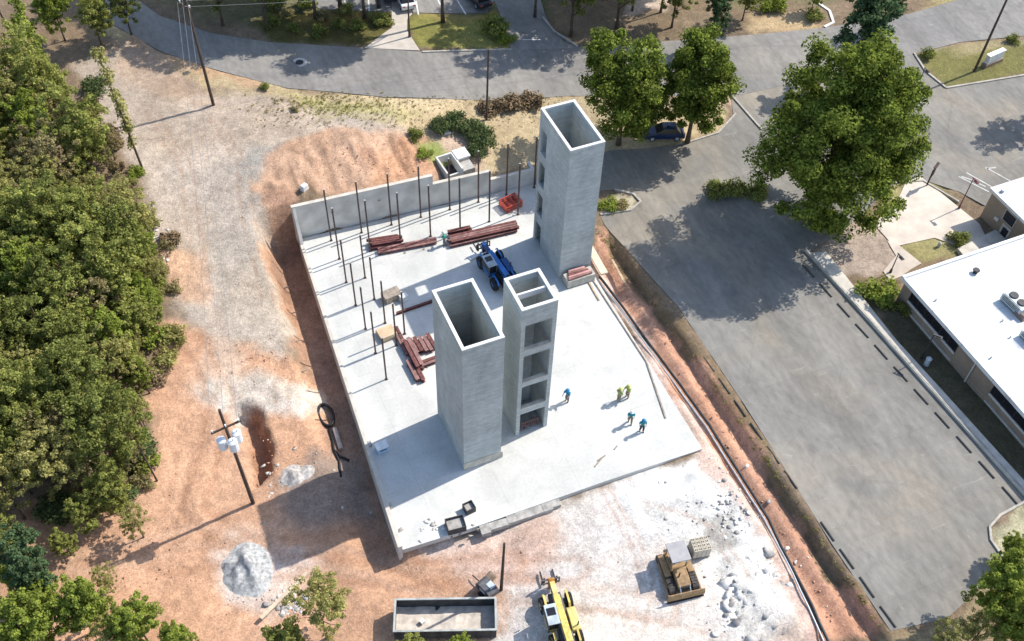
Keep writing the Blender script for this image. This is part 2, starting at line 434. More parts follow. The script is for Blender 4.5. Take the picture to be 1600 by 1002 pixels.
# ------------------------------------------------------------------ the ground
ROAD_UP = [(120,-60),(200,-10),(250,25),(330,52),(420,66),(520,72),(600,77),(660,81),(800,77),(900,73),(1050,64),(1180,54),(1290,43),(1420,22),(1510,-4),(1640,-30)]
ROAD_LO = [(1720,40),(1600,56),(1500,66),(1430,84),(1330,110),(1250,128),(1160,148),(1040,150),(890,150),(760,157),(600,152),(450,138),(330,107),(250,80),(170,35),(60,-50)]
P_ROAD = poly_at(ROAD_UP + ROAD_LO)
P_PARK = poly_at([(1140,142),(1250,120),(1430,82),(1445,112),(1480,138),(1600,118),(1720,100),(1740,320),(1600,285),(1540,322),(1500,300),(1445,282),(1398,287),(1385,300),(1330,350),(1262,398),(1400,548),(1600,772),(1606,782),(1560,805),(1545,822),(1546,842),(1562,868),(1520,930),(1480,966),(1392,986),(1300,850),(1165,635),(1060,480),(945,352),(938,338),(985,330),(1000,316),(990,304),(960,296),(920,300),(900,262),(950,235),(1010,232),(1070,224),(1120,208),(1146,178)])
P_SIDE = poly_at([(1264,398),(1290,396),(1400,535),(1500,645),(1640,800),(1640,818),(1600,776),(1400,552)])
P_PLAZA = poly_at([(1415,286),(1438,276),(1530,350),(1545,380),(1520,392),(1460,372),(1405,384),(1392,380),(1365,350),(1400,318)])
P_WALK = poly_at([(1386,376),(1405,384),(1440,412),(1425,420),(1408,432),(1390,440),(1380,424),(1400,400)])
P_DRIVEIN = poly_at([(612,0),(640,0),(644,22),(636,30),(636,48),(656,79),(570,75),(600,52),(612,44)])
P_UPLOT = poly_at([(470,-40),(800,-40),(760,20),(690,21),(500,14),(470,-5)])
P_SROAD = poly_at([(798,79),(903,75),(880,64),(866,50),(852,24),(842,-10),(832,-70),(745,-70),(772,0),(790,45)])
P_SLAB = np.array([(wall_x(38.6) + .2, 38.6), (36.2, 37.5), (36.2, 73.1), (11.4, 74.4)])
def gridspan():
    a = list(np.arange(-26, 64, .34)); g = []
    s = .34; x = a[-1]
    while x < 700: s *= 1.11; x += s; a.append(x)
    s = .34; x = a[0]; pre = []
    while x > -600: s *= 1.13; x -= s; pre.append(x)
    return np.array(pre[::-1] + a)
gx = gridspan()
ys = list(np.arange(15, 106, .34)); s = .34; y = ys[-1]
while y < 900: s *= 1.11; y += s; ys.append(y)
s = .34; y = ys[0]; pre = []
while y > -500: s *= 1.13; y -= s; pre.append(y)
gy = np.array(pre[::-1] + ys)
X, Y = np.meshgrid(gx, gy, indexing='ij'); X = X.ravel(); Y = Y.ravel()
Z = height(X, Y)
# colours of the ground by zone (linear albedo)
wx = X + fbm(X, Y, 4.0) * 3.4 + fbm(X + 40, Y, .9, 2) * .8
wy = Y + fbm(X + 90, Y + 33, 4.0) * 3.4 + fbm(X, Y + 70, .9, 2) * .8
C = np.tile(np.array([.20, .145, .095]), (len(X), 1))
rough = np.full(len(X), .10)
def paint(pts, col, soft=.8, a=1.0, rg=None, px=True):
    global C, rough
    P = poly_at(pts) if px else np.array(pts, float)
    lo, hi = P.min(0) - 6, P.max(0) + 6
    ix = np.where((X > lo[0]) & (X < hi[0]) & (Y > lo[1]) & (Y < hi[1]))[0]
    if not len(ix): return
    d = sdf(P, wx[ix], wy[ix]); k = (sstep(soft, -soft, d) * a)[:, None]
    C[ix] = C[ix] * (1 - k) + np.array(col) * k
    if rg is not None: rough[ix] = rough[ix] * (1 - k[:, 0]) + rg * k[:, 0]
CLAY = (.50, .295, .185); CLAYD = (.40, .215, .125); STRAW = (.42, .345, .275); LIME = (.60, .53, .47); VERGE = (.42, .33, .20)
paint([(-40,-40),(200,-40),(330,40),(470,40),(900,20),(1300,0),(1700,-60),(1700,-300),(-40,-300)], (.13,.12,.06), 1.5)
paint([(150,20),(330,95),(470,140),(650,150),(900,150),(1050,150),(1140,150),(1120,205),(930,260),(840,280),(690,260),(640,205),(480,165),(380,160),(200,90)], VERGE, .8)
paint([(120,100),(200,70),(330,150),(400,155),(560,185),(640,200),(640,225),(470,218),(425,250),(412,330),(440,420),(475,520),(440,560),(300,520),(265,420),(235,300),(170,200)], STRAW, .9, 1, .08)
paint([(120,100),(200,70),(330,150),(450,165),(470,205),(400,215),(300,235),(220,225),(170,190)], (.325,.262,.205), 1.2, .85)
paint([(395,225),(455,222),(450,262),(420,285),(360,270)], (.29,.27,.235), .7, .8)
paint([(330,380),(420,390),(450,470),(440,540),(360,520)], (.385,.335,.275), 1.4, .6)
paint([(250,110),(300,150),(230,150)], (.27,.215,.17), .8, .7)
paint([(160,60),(260,80),(330,150),(300,165),(200,130)], (.37,.265,.19), 1.0, .6)
paint([(230,40),(330,100),(420,130),(400,150),(300,110),(200,70)], (.46,.28,.17), .8, .7)
paint([(430,145),(560,160),(640,175),(600,190),(480,175)], (.34,.31,.14), .9, .75)
paint([(225,500),(300,515),(450,555),(500,600),(560,700),(640,870),(760,850),(870,800),(900,860),(850,1040),(-40,1040),(20,780),(220,745),(240,640)], CLAY, .8, 1, .12)
paint([(300,560),(345,520),(380,560),(370,610),(330,640)], (.56,.42,.32), 1.0, .7)
paint([(425,240),(470,212),(560,200),(640,205),(680,250),(705,275),(600,300),(450,330),(405,300)], (.44,.28,.185), .7, 1, .2)
paint([(560,235),(640,215),(690,262),(640,285),(590,290)], (.41,.225,.13), .8, .8, .22)
paint([(405,290),(440,320),(470,390),(560,640),(505,645),(455,500),(420,400)], (.52,.31,.19), .5, 1, .12)
paint([(420,350),(455,345),(640,860),(590,880),(520,720),(460,520)], (.33,.20,.135), .5, 1, .08)
paint([(255,400),(330,400),(330,470),(270,470)], (.52,.32,.2), .9, .8)
paint([(205,340),(262,345),(250,420),(215,410)], (.56,.48,.40), .6, .9)
paint([(320,590),(400,578),(480,600),(490,628),(420,650),(345,665)], (.50,.44,.37), .7, .95, .16)
paint([(395,628),(470,625),(475,650),(440,655)], (.62,.56,.49), .5, .8, .14)
paint([(368,640),(396,628),(428,690),(428,748),(395,752)], (.33,.17,.10), .5, 1, .2)
paint([(340,860),(400,835),(490,880),(430,935),(360,930)], (.58,.51,.45), .9, .8)
paint([(400,900),(500,880),(480,935),(410,975)], (.54,.40,.31), .9, .7)
paint([(430,745),(500,715),(560,730),(590,800),(500,840),(440,800)], (.26,.205,.17), 1.1, .9, .18)  # rubbly soil painted darker to deepen the blank shaft's cast shadow
paint([(650,860),(760,835),(880,790),(1000,745),(1100,700),(1180,820),(1300,1020),(780,1030),(800,930),(700,905)], (.61,.55,.49), .8, 1, .07)
paint([(640,870),(740,845),(860,815),(880,860),(830,910),(720,920)], (.54,.36,.27), 1.2, .8)
paint([(960,770),(1080,715),(1150,790),(1215,870),(1190,905),(1100,840),(1000,830)], (.74,.725,.68), .9, 1, .1)
paint([(1010,790),(1090,760),(1110,800),(1130,850),(1060,860)], (.48,.45,.40), .8, .6, .12)
paint([(1110,880),(1200,860),(1270,980),(1230,1010),(1130,1000)], (.68,.65,.59), .8, .95, .22)
paint([(1100,835),(1140,800),(1160,860),(1120,880)], (.36,.34,.30), .4, .8)
paint([(1140,770),(1160,760),(1175,800),(1150,810)], (.40,.38,.34), .4, .7)
paint([(1130,905),(1150,880),(1165,930),(1140,940)], (.40,.39,.36), .4, .7)
paint([(1150,960),(1190,930),(1210,1000),(1170,1010)], (.44,.42,.39), .4, .7)
paint([(1200,960),(1270,960),(1290,1010),(1190,1010)], (.42,.28,.20), .8, .7)
paint([(930,360),(960,375),(1120,590),(1180,690),(1330,940),(1360,1010),(1275,1010),(1170,800),(1080,660),(940,440),(915,410)], (.45,.25,.165), .25, 1, .14)
paint([(915,410),(935,405),(1080,650),(1200,830),(1290,1000),(1270,1000),(1150,800),(1040,640)], (.56,.42,.35), .35, .9, .06)
paint([(935,352),(950,358),(1060,495),(1165,650),(1300,865),(1390,985),(1370,1005),(1270,840),(1130,625),(1030,480),(940,375)], (.17,.125,.07), .3, .9, .12)  # dark soil and grass, with the bank's shade painted into the colour
paint([(1270,392),(1330,350),(1390,372),(1408,395),(1380,428),(1350,430),(1310,425),(1290,405)], (.36,.29,.235), .4)
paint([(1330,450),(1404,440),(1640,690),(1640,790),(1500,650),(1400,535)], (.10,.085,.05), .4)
paint([(1405,378),(1466,356),(1500,372),(1520,395),(1420,418)], (.27,.24,.11), .25)
paint([(1385,318),(1392,290),(1410,286),(1432,306),(1400,318)], (.27,.24,.11), .25)
paint([(1442,284),(1462,282),(1495,318),(1478,322)], (.27,.24,.11), .25)
paint([(1432,84),(1500,66),(1600,56),(1700,46),(1720,95),(1600,116),(1480,136),(1448,112)], (.16,.15,.055), .3)
paint([(1440,70),(1600,58),(1700,45),(1700,60),(1600,68),(1480,80)], (.34,.28,.18), .4, .6)
paint([(1180,22),(1270,20),(1290,42),(1180,54)], (.42,.31,.18), .5)
paint([(1430,20),(1440,5),(1500,-30),(1520,-8)], (.36,.30,.15), .5)
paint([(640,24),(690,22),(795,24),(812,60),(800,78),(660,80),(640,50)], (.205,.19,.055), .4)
paint([(640,24),(700,20),(780,24),(700,38)], (.26,.2,.07), .5, .7)
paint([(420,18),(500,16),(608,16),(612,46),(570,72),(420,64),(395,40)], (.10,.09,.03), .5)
paint([(470,22),(560,18),(565,34),(500,40)], (.28,.19,.06), .6, .8)
paint([(850,30),(900,72),(1050,64),(1170,54),(1150,10),(980,-10),(860,0)], (.19,.14,.09), .6)
paint([(980,0),(1060,-10),(1040,18),(970,20)], (.46,.36,.28), .5)
paint([(650,232),(690,235),(700,275),(670,262)], (.2,.24,.07), .4, .9)
paint([(670,218),(770,220),(760,260),(700,262)], (.46,.34,.25), .6)
paint([(1140,145),(1190,190),(1190,206),(1150,172)], (.42,.28,.2), .3)
paint([(930,312),(965,300),(990,310),(985,325),(940,333)], (.40,.35,.24), .3)
paint([(1546,822),(1610,788),(1720,830),(1700,1000),(1480,970),(1562,868)], (.36,.32,.2), .3)
paint([(1380,990),(1480,968),(1560,870),(1720,860),(1700,1100),(1300,1100)], (.26,.2,.12), .4)
# patchy weather, tracks and speckle in the dirt
pat = fbm(X, Y, 5.0, 5)[:, None]; fine = fbm(X + 11, Y + 5, .8, 2)[:, None]
C *= np.clip(1 + .42 * pat + .30 * fine, .5, 1.5)
tint = fbm(X + 50, Y + 80, 7.0, 3)
C[:, 0] *= 1 + .10 * tint; C[:, 2] *= 1 - .14 * tint
C *= 1.12
def track(pts, width, col, a, gauge=0.0):
    P = poly_at(pts)
    lo, hi = P.min(0) - 5, P.max(0) + 5
    ix = np.where((X > lo[0]) & (X < hi[0]) & (Y > lo[1]) & (Y < hi[1]))[0]
    d = np.full(len(ix), 1e9)
    xx = X[ix] + fbm(X[ix], Y[ix], 2.) * .5; yy = Y[ix] + fbm(X[ix] + 8, Y[ix], 2.) * .5
    for i in range(len(P) - 1):
        e = P[i + 1] - P[i]; t = np.clip(((xx - P[i][0]) * e[0] + (yy - P[i][1]) * e[1]) / (e @ e), 0, 1)
        d = np.minimum(d, np.hypot(xx - P[i][0] - t * e[0], yy - P[i][1] - t * e[1]))
    d = abs(d - gauge)
    k = (np.exp(-(d / width) ** 2) * a)[:, None]
    C[ix] = C[ix] * (1 - k) + np.array(col) * k
    Z[ix] -= k[:, 0] * .10
track([(300,540),(345,620),(330,700),(300,800),(420,880),(620,900),(800,880)], .35, (.36,.19,.11), .5, .9)
track([(250,880),(420,860),(560,850),(680,900),(900,890)], .3, (.38,.2,.12), .45, .9)
track([(130,880),(300,840),(420,835)], .35, (.6,.4,.28), .5, .8)
track([(520,870),(660,910),(860,930),(1040,950)], .3, (.5,.34,.25), .5, .9)
track([(960,740),(1020,850),(900,930)], .3, (.5,.4,.33), .4, .9)
for (pts_, w_) in (([(285,520),(330,600),(318,690),(290,790),(330,850)], .13), ([(255,560),(290,640),(285,740),(260,830)], .12), ([(60,880),(200,860),(330,850),(430,860)], .12), ([(560,870),(650,900),(760,895),(840,905)], .14), ([(600,885),(700,925),(830,935),(990,965),(1120,990)], .13), ([(440,880),(520,905),(610,915)], .12), ([(470,540),(440,600),(445,700),(430,800)], .12), ([(940,760),(985,830),(1010,900),(1000,985)], .12), ([(1000,780),(1110,820),(1160,900)], .11), ([(330,180),(380,260),(390,350),(420,470)], .12), ([(230,170),(290,260),(310,400)], .12)):
    for off_ in (-13, 13):
        track([(a_ + off_ * .8, b_ + off_ * .35) for a_, b_ in pts_], w_, (.40,.235,.15), .42)
track([(330,470),(355,560),(360,610)], .8, (.58,.45,.35), .45)
track([(300,160),(440,180),(600,190)], .4, (.52,.42,.33), .6, .8)
gul = sdf(poly_at([(430,240),(470,212),(640,205),(690,262),(600,300),(450,325),(410,300)]), X, Y)
C *= (1 + (sstep(.5, -1.5, gul) * fbm(X * 2.4, Y * .4, 1.1, 3) * 1.3))[:, None]
# roughness of the surface
dz = (fbm(X, Y, 2.4, 4) * 3.2 + fbm(X + 7, Y + 3, .8, 2) * 1.1) * rough
far = sstep(0, 40, np.maximum(np.maximum(X - 64, -26 - X), np.maximum(Y - 106, 15 - Y)))
Z = Z + dz * (1 - far)
db = at(712, 262); Z -= .9 * np.exp(-(((X - db.x + .6) / 1.0) ** 4 + ((Y - db.y) / 1.3) ** 4))
hole = at(398, 712)
pit = poly_at([(370, 640), (392, 632), (416, 676), (428, 735), (404, 756), (384, 722), (382, 690), (364, 668)])
Z -= 2.1 * sstep(.3, -.55, sdf(pit, X + 1.3 * fbm(X, Y, 1.3, 4), Y + 1.3 * fbm(X + 5, Y, 1.3, 4)))
for (px, py, r_, h_) in ((455, 640, 2.2, .5), (380, 665, 1.6, .55), (425, 300, 1.6, .7), (470, 790, 2.2, .35), (540, 760, 1.6, .3), (1180, 940, 2.6, .45), (1090, 740, 1.5, .3), (1240, 980, 1.6, .4)):
    c_ = at(px, py)
    Z += h_ * np.exp(-((X - c_.x) ** 2 + (Y - c_.y) ** 2) / r_ ** 2) * (1 + 1.2 * fbm(X, Y, .9, 3))
# gullies running down the clay bank
bankP = poly_at([(430,240),(470,212),(640,205),(690,262),(600,300),(450,325),(410,300)])
bd = sdf(bankP, X, Y); kb = sstep(.5, -1.5, bd)
Z += kb * ((fbm(X * 2.2, Y * .35, 1.2, 3) * .55 - .5 * np.clip(fbm(X * 1.6 + 3, Y * .3, 1.5, 3) - .12, 0, 1) * 3))
# lower the ground under the paved sheets
for P in (P_ROAD, P_PARK, P_SIDE, P_PLAZA, P_WALK, P_DRIVEIN, P_UPLOT, P_SROAD):
    d = sdf(P, X, Y)
    kk = sstep(.2, -.5, d); base = height(X[kk > 0], Y[kk > 0])
    Z[kk > 0] = Z[kk > 0] * (1 - kk[kk > 0]) + (base - .22) * kk[kk > 0]
nx, ny = len(gx), len(gy)
I = np.arange(nx * ny).reshape(nx, ny)
F = np.stack([I[:-1, :-1].ravel(), I[1:, :-1].ravel(), I[1:, 1:].ravel(), I[:-1, 1:].ravel()], 1)
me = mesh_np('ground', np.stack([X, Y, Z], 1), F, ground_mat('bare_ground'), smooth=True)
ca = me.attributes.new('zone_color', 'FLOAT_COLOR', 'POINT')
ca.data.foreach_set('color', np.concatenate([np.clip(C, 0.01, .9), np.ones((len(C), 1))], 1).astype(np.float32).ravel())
tag(mesh_obj('ground', me), None, None, kind='structure')

def sheet(name, P, mt, dz, step=1.2, kind='structure'):
    P = [Vector(p) for p in P]
    B = []
    for i in range(len(P)):
        a, b = P[i], P[(i + 1) % len(P)]; n = max(1, int((b - a).length / step))
        B += [a.lerp(b, k / n) for k in range(n)]
    nb = len(B); ar = np.array([tuple(b) for b in B])
    g0 = np.arange(ar[:, 0].min(), ar[:, 0].max(), step); g1 = np.arange(ar[:, 1].min(), ar[:, 1].max(), step)
    xx, yy = np.meshgrid(g0, g1); xx = xx.ravel(); yy = yy.ravel()
    ok = sdf(ar, xx, yy) < -step * .4
    pts = B + [Vector((a, b)) for a, b in zip(xx[ok], yy[ok])]
    v, e, f, *_ = geometry.delaunay_2d_cdt(pts, [(i, (i + 1) % nb) for i in range(nb)], [], 1, 1e-4)
    vz = height([p.x for p in v], [p.y for p in v]) + dz
    me = bpy.data.meshes.new(name); me.from_pydata([(p.x, p.y, z) for p, z in zip(v, vz)], [], f)
    bm = bmesh.new(); bm.from_mesh(me)
    r = bmesh.ops.extrude_face_region(bm, geom=bm.faces[:])
    bmesh.ops.translate(bm, vec=(0, 0, -.3), verts=[x for x in r['geom'] if isinstance(x, bmesh.types.BMVert)])
    bmesh.ops.recalc_face_normals(bm, faces=bm.faces); bm.to_mesh(me); bm.free()
    me.materials.append(mt)
    o = bpy.data.objects.new(name, me); COL.objects.link(o)
    return tag(o, None, None, kind=kind)
M_ROAD = asphalt_mat('road_asphalt', (.195,.186,.172), (.225,.213,.197), (.265,.245,.212), .07, R(17))
M_PARK = asphalt_mat('parking_asphalt', (.182,.173,.155), (.23,.218,.194), (.272,.235,.184), .075, R(2))
M_UPLOT = asphalt_mat('upper_lot_asphalt', (.20,.19,.18), (.24,.225,.21), (.26,.24,.21), .07, 0)
M_CONC = mat('pale_concrete', (.53,.49,.42), .9, var=.1, scale=1.2, bump=.1)
M_KERB = mat('kerb_concrete', (.40,.37,.32), .9, var=.15, scale=2)
sheet('road', P_ROAD, M_ROAD, .012)
sheet('parking_lot', P_PARK, M_PARK, -.004)
sheet('side_road', P_SROAD, M_UPLOT, .024)
sheet('upper_parking_lot', P_UPLOT, M_UPLOT, .004)
sheet('sidewalk', P_SIDE, M_CONC, .28)
sheet('plaza', P_PLAZA, mat('plaza_concrete', (.56,.49,.41), .9, var=.08, scale=.8), .04)
sheet('footpath', P_WALK, mat('footpath_concrete', (.50,.43,.36), .9, var=.1, scale=.8), .034)
sheet('driveway_apron', P_DRIVEIN, mat('apron_concrete', (.47,.42,.36), .9, var=.1, scale=.8), .03)
def strip(name, pts, width, hgt, mt, kind='structure', label=None, cat=None):
    """low band following the ground, e.g. a kerb"""
    P = [Vector(at(*p)[:2]) for p in pts]
    Q = []
    for a, b in zip(P[:-1], P[1:]):
        n = max(1, int((b - a).length / 1.0)); Q += [a.lerp(b, k / n) for k in range(n)]
    Q.append(P[-1]); mb = MB(); V = []; F = []
    zz = height([q.x for q in Q], [q.y for q in Q])
    for k, q in enumerate(Q):
        d = (Q[min(k + 1, len(Q) - 1)] - Q[max(k - 1, 0)]).normalized(); nrm = Vector((-d.y, d.x)) * width / 2
        for sx, z in ((-1, -.2), (-1, hgt), (1, hgt), (1, -.2)):
            V.append((q.x + nrm.x * sx, q.y + nrm.y * sx, zz[k] + z))
    for k in range(len(Q) - 1):
        for i in range(4):
            F.append((4 * k + i, 4 * k + (i + 1) % 4, 4 * k + 4 + (i + 1) % 4, 4 * k + 4 + i))
    F += [(3, 2, 1, 0), tuple(4 * (len(Q) - 1) + i for i in range(4))]
    mb.add(V, F)
    o = mb.build(name, mt)
    return tag(o, label, cat, kind=kind)
strip('kerb', [(1258,392),(1400,548),(1604,776)], .2, .31, M_KERB)
strip('kerb', [(1606,782),(1562,806),(1546,824),(1548,844),(1566,870)], .2, .15, M_KERB)
strip('kerb', [(1140,146),(1190,203)], .2, .15, M_KERB)
strip('kerb', [(1428,84),(1446,112),(1478,138)], .22, .15, M_KERB)
strip('kerb', [(1478,138),(1600,118),(1720,100)], .22, .13, M_KERB)
strip('kerb', [(938,336),(985,329),(1001,316),(990,304),(960,297)], .22, .15, M_KERB)
strip('kerb', [(848,28),(866,50),(902,73)], .25, .15, M_KERB)
strip('kerb', [(660,82),(800,78)], .22, .14, M_KERB)
strip('kerb', [(1270,0),(1296,18),(1302,36),(1288,43)], .35, .14, mat('white_kerb', (.62,.6,.56), .85))
strip('kerb', [(1392,287),(1442,283),(1498,316)], .18, .13, M_KERB)
strip('kerb', [(1150,178),(1122,208),(1072,224)], .18, .12, M_KERB)
# ------------------------------------------------------------------ slab and walls of the site
M_SLAB = bpy.data.materials.new('slab_concrete'); M_SLAB.use_nodes = True
t = M_SLAB.node_tree; b = t.nodes['Principled BSDF']; b.inputs['Roughness'].default_value = .75; b.inputs['Specular IOR Level'].default_value = .25
tc = t.nodes.new('ShaderNodeTexCoord'); cs = None
rgb = t.nodes.new('ShaderNodeRGB'); rgb.outputs[0].default_value = (.575, .57, .53, 1); cs = rgb.outputs[0]
for sc, lo, hi, det, dis in ((.09, .86, 1.07, 6, 1.5), (.45, .92, 1.05, 8, .8), (4, .95, 1.04, 5, 0)):
    n = t.nodes.new('ShaderNodeTexNoise'); n.inputs['Scale'].default_value = sc; n.inputs['Detail'].default_value = det; n.inputs['Distortion'].default_value = dis
    t.links.new(tc.outputs['Object'], n.inputs['Vector'])
    r = t.nodes.new('ShaderNodeMapRange'); r.inputs[1].default_value = .35; r.inputs[2].default_value = .65; r.inputs[3].default_value = lo; r.inputs[4].default_value = hi
    t.links.new(n.outputs['Fac'], r.inputs[0])
    mx = t.nodes.new('ShaderNodeMix'); mx.data_type = 'RGBA'; mx.blend_type = 'MULTIPLY'; mx.inputs[0].default_value = 1
    t.links.new(cs, mx.inputs[6]); t.links.new(r.outputs[0], mx.inputs[7]); cs = mx.outputs[2]
bk = t.nodes.new('ShaderNodeTexBrick'); bk.offset = 0; bk.inputs['Scale'].default_value = 1; bk.inputs['Brick Width'].default_value = 6.2; bk.inputs['Row Height'].default_value = 6.2; bk.inputs['Mortar Size'].default_value = .02
bk.inputs['Color1'].default_value = (.985, .985, .985, 1); bk.inputs['Color2'].default_value = (1.01, 1.01, 1.01, 1); bk.inputs['Mortar'].default_value = (.84, .84, .84, 1)
t.links.new(tc.outputs['Object'], bk.inputs['Vector'])
mx = t.nodes.new('ShaderNodeMix'); mx.data_type = 'RGBA'; mx.blend_type = 'MULTIPLY'; mx.inputs[0].default_value = 1
t.links.new(cs, mx.inputs[6]); t.links.new(bk.outputs[0], mx.inputs[7]); cs = mx.outputs[2]
# dried mud carried in from the front and the trench side
n = t.nodes.new('ShaderNodeTexNoise'); n.inputs['Scale'].default_value = .35; n.inputs['Detail'].default_value = 9; n.inputs['Roughness'].default_value = .7
t.links.new(tc.outputs['Object'], n.inputs['Vector'])
r = t.nodes.new('ShaderNodeMapRange'); r.inputs[1].default_value = .58; r.inputs[2].default_value = .8; r.inputs[3].default_value = 0; r.inputs[4].default_value = .5
t.links.new(n.outputs['Fac'], r.inputs[0])
mx = t.nodes.new('ShaderNodeMix'); mx.data_type = 'RGBA'; t.links.new(r.outputs[0], mx.inputs[0]); t.links.new(cs, mx.inputs[6]); mx.inputs[7].default_value = (.46, .40, .33, 1); cs = mx.outputs[2]
t.links.new(cs, b.inputs['Base Color'])
P = [(wall_x(38.3) + .0, 38.25), (15.4, 37.95), (27, 37.75), (36.05, 37.45), (36.25, 59), (36.25, 73.05), (wall_x(74.35), 74.3)]
slab = MB().prism(P, -.62, 0.0).build('floor_slab', M_SLAB, bevel=.02)
tag(slab, 'broad pale concrete floor slab the three towers stand on', 'slab')
M_CW = mat('cast_concrete', (.60,.58,.53), .9, var=.12, scale=.7, bump=.15, bscale=6)
M_CWD = mat('rough_concrete', (.36,.34,.31), .95, var=.2, scale=2, bump=.4, bscale=9)
def bw_y(x): return 74.46 - (x - 11.33) * (74.46 - 73.06) / (36.2 - 11.33)
rw = thing('retaining_wall', 'long stepped grey concrete retaining wall along the back of the slab', 'wall', (0, 0, 0))
for (x0, x1, zt) in ((10.95, 25.15, 4.15), (25.15, 31.25, 3.02), (31.25, 36.25, 1.85)):
    MB().prism([(x0, bw_y(x0)), (x1, bw_y(x1)), (x1, bw_y(x1) + .36), (x0, bw_y(x0) + .36)], -.6, zt).build('wall_section', M_CW, rw)
    MB().prism([(x0 - .01, bw_y(x0) - .012), (x1 + .005, bw_y(x1) - .012), (x1 + .005, bw_y(x1) + .372), (x0 - .01, bw_y(x0) + .372)], zt, zt + .05).build('cap', M_CONC, rw)
MB().box((36.1, bw_y(36) + .95, .6), (.3, 1.2, 2.4)).build('return_wall', M_CW, rw)
sw = thing('foundation_wall', 'low pale concrete wall along the trench side of the slab', 'wall', (0, 0, 0))
def wseg(y0, y1, th, z0, z1, off=0): return [(wall_x(y0) - th + off, y0), (wall_x(y0) + off, y0), (wall_x(y1) + off, y1), (wall_x(y1) - th + off, y1)]
MB().prism(wseg(47.2, 74.4, .30, 0, 0), -3.3, .16).build('wall_section', M_CW, sw)
MB().prism(wseg(38.3, 47.2, .34, 0, 0), -3.3, .5).build('wall_section', M_CW, sw)
MB().prism(wseg(47.2, 74.4, .312, 0, 0, .006), .16, .2).build('cap', M_CONC, sw)
MB().prism(wseg(38.3, 47.2, .352, 0, 0, .006), .5, .54).build('cap', M_CONC, sw)
MB().side([(73.2, .2), (74.4, 4.1), (74.4, .2)], wall_x(74) - .3, wall_x(74)).build('wall_end', M_CW, sw)
for y in (48.6, 42.3): MB().box((wall_x(y) + .14, y, .12), (.26, .5, .24)).build('block', M_CWD, sw)
# rough concrete apron and form boards along the front of the slab
ed = MB()
for k in range(9):
    x = 15.6 + k * .78
    ed.box((x + .39, 37.55 + random.uniform(-.06, .06), -.33 + random.uniform(-.02, .05)), (.8, .75 + random.uniform(-.1, .2), .5), rz=random.uniform(-.06, .03) - .02)
tag(ed.build('footing_edge', M_CWD, bevel=.03), 'rough grey concrete footing strip along the front edge of the slab', 'footing')
M_WOOD = mat('timber', (.46,.34,.22), .85, var=.2, scale=3, bump=.15)
M_WOODG = mat('weathered_timber', (.30,.25,.20), .9, var=.2, scale=3)
def board(pts, wd, th, dz, label, mt=M_WOOD, name='plank', cat='plank', group=None):
    a, b_ = (Vector((*p[:2], 0)) for p in pts)
    d = b_ - a; mid = (a + b_) / 2
    z = (pts[0][2] + pts[1][2]) / 2 + dz
    o = MB().box((0, 0, th / 2), (d.length, wd, th)).build(name, mt, None, (mid.x, mid.y, z), math.atan2(d.y, d.x), bevel=.01)
    return tag(o, label, cat, group)
def g0(px, py, z=0.0):
    p = on_plane(px, py, z); return (p.x, p.y, z)
board((g0(968, 745, -.3), g0(1094, 705, -.3)), .1, .34, -.2, 'long grey form board against the front right edge of the slab', M_WOODG, 'form_board', 'board')
board((g0(745, 830, -.4), g0(800, 812, -.4)), .1, .3, 0, 'short grey form board at the front edge of the slab near the dark tubs', M_WOODG, 'form_board', 'board')
board((g0(921, 430), g0(1010, 566)), .12, .09, .01, 'long thin brown timber laid along the right edge of the slab', M_WOODG)
board((g0(1010, 566), g0(1040, 654)), .14, .09, .01, 'grey timber lying askew near the right edge of the slab', M_WOODG)
board((g0(919, 388, -.2), g0(944, 432, -.2)), .75, .2, .25, 'wide pale formwork panel beside the rear tower', mat('pale_ply', (.60,.52,.40), .85, var=.08), 'formwork_panel', 'panel')
board((g0(956, 410, -.3), g0(976, 447, -.3)), .22, .12, .3, 'light new timber lying on the dirt right of the rear tower')
board((g0(912, 428, 0), g0(936, 470, 0)), .16, .1, .02, 'short light timber at the slab edge below the formwork panel')
board((g0(408, 968, -1.5), g0(480, 897, -1.5)), .3, .16, .1, 'long pale timber lying beside the white gravel heap', mat('pale_timber', (.56,.45,.33), .85))

# ------------------------------------------------------------------ towers
M_BLK = block_mat('grey_block', (.44, .47, .46), .41, .2, .09)
M_FOOT = mat('footing_concrete', (.46,.43,.37), .9, var=.14, scale=1.5)
M_RIM = mat('rim_concrete', (.68,.67,.64), .85, var=.05, scale=1)
TW = .24
def wall_with_holes(mb, horiz, a0, a1, b0, b1, H, holes):
    """wall from a0..a1 along one axis and b0..b1 across; holes = (lo, hi, z0, z1) columns of openings"""
    def put(lo, hi, z0, z1):
        if hi - lo < 1e-4 or z1 - z0 < 1e-4: return
        if horiz: mb.span((lo, b0, z0), (hi, b1, z1))
        else: mb.span((b0, lo, z0), (b1, hi, z1))
    if not holes: put(a0, a1, 0, H); return
    lo, hi = holes[0][0], holes[0][1]
    put(a0, lo, 0, H); put(hi, a1, 0, H)
    z = 0
    for h in sorted(holes, key=lambda q: q[2]): put(lo, hi, z, h[2]); z = h[3]
    put(lo, hi, z, H)
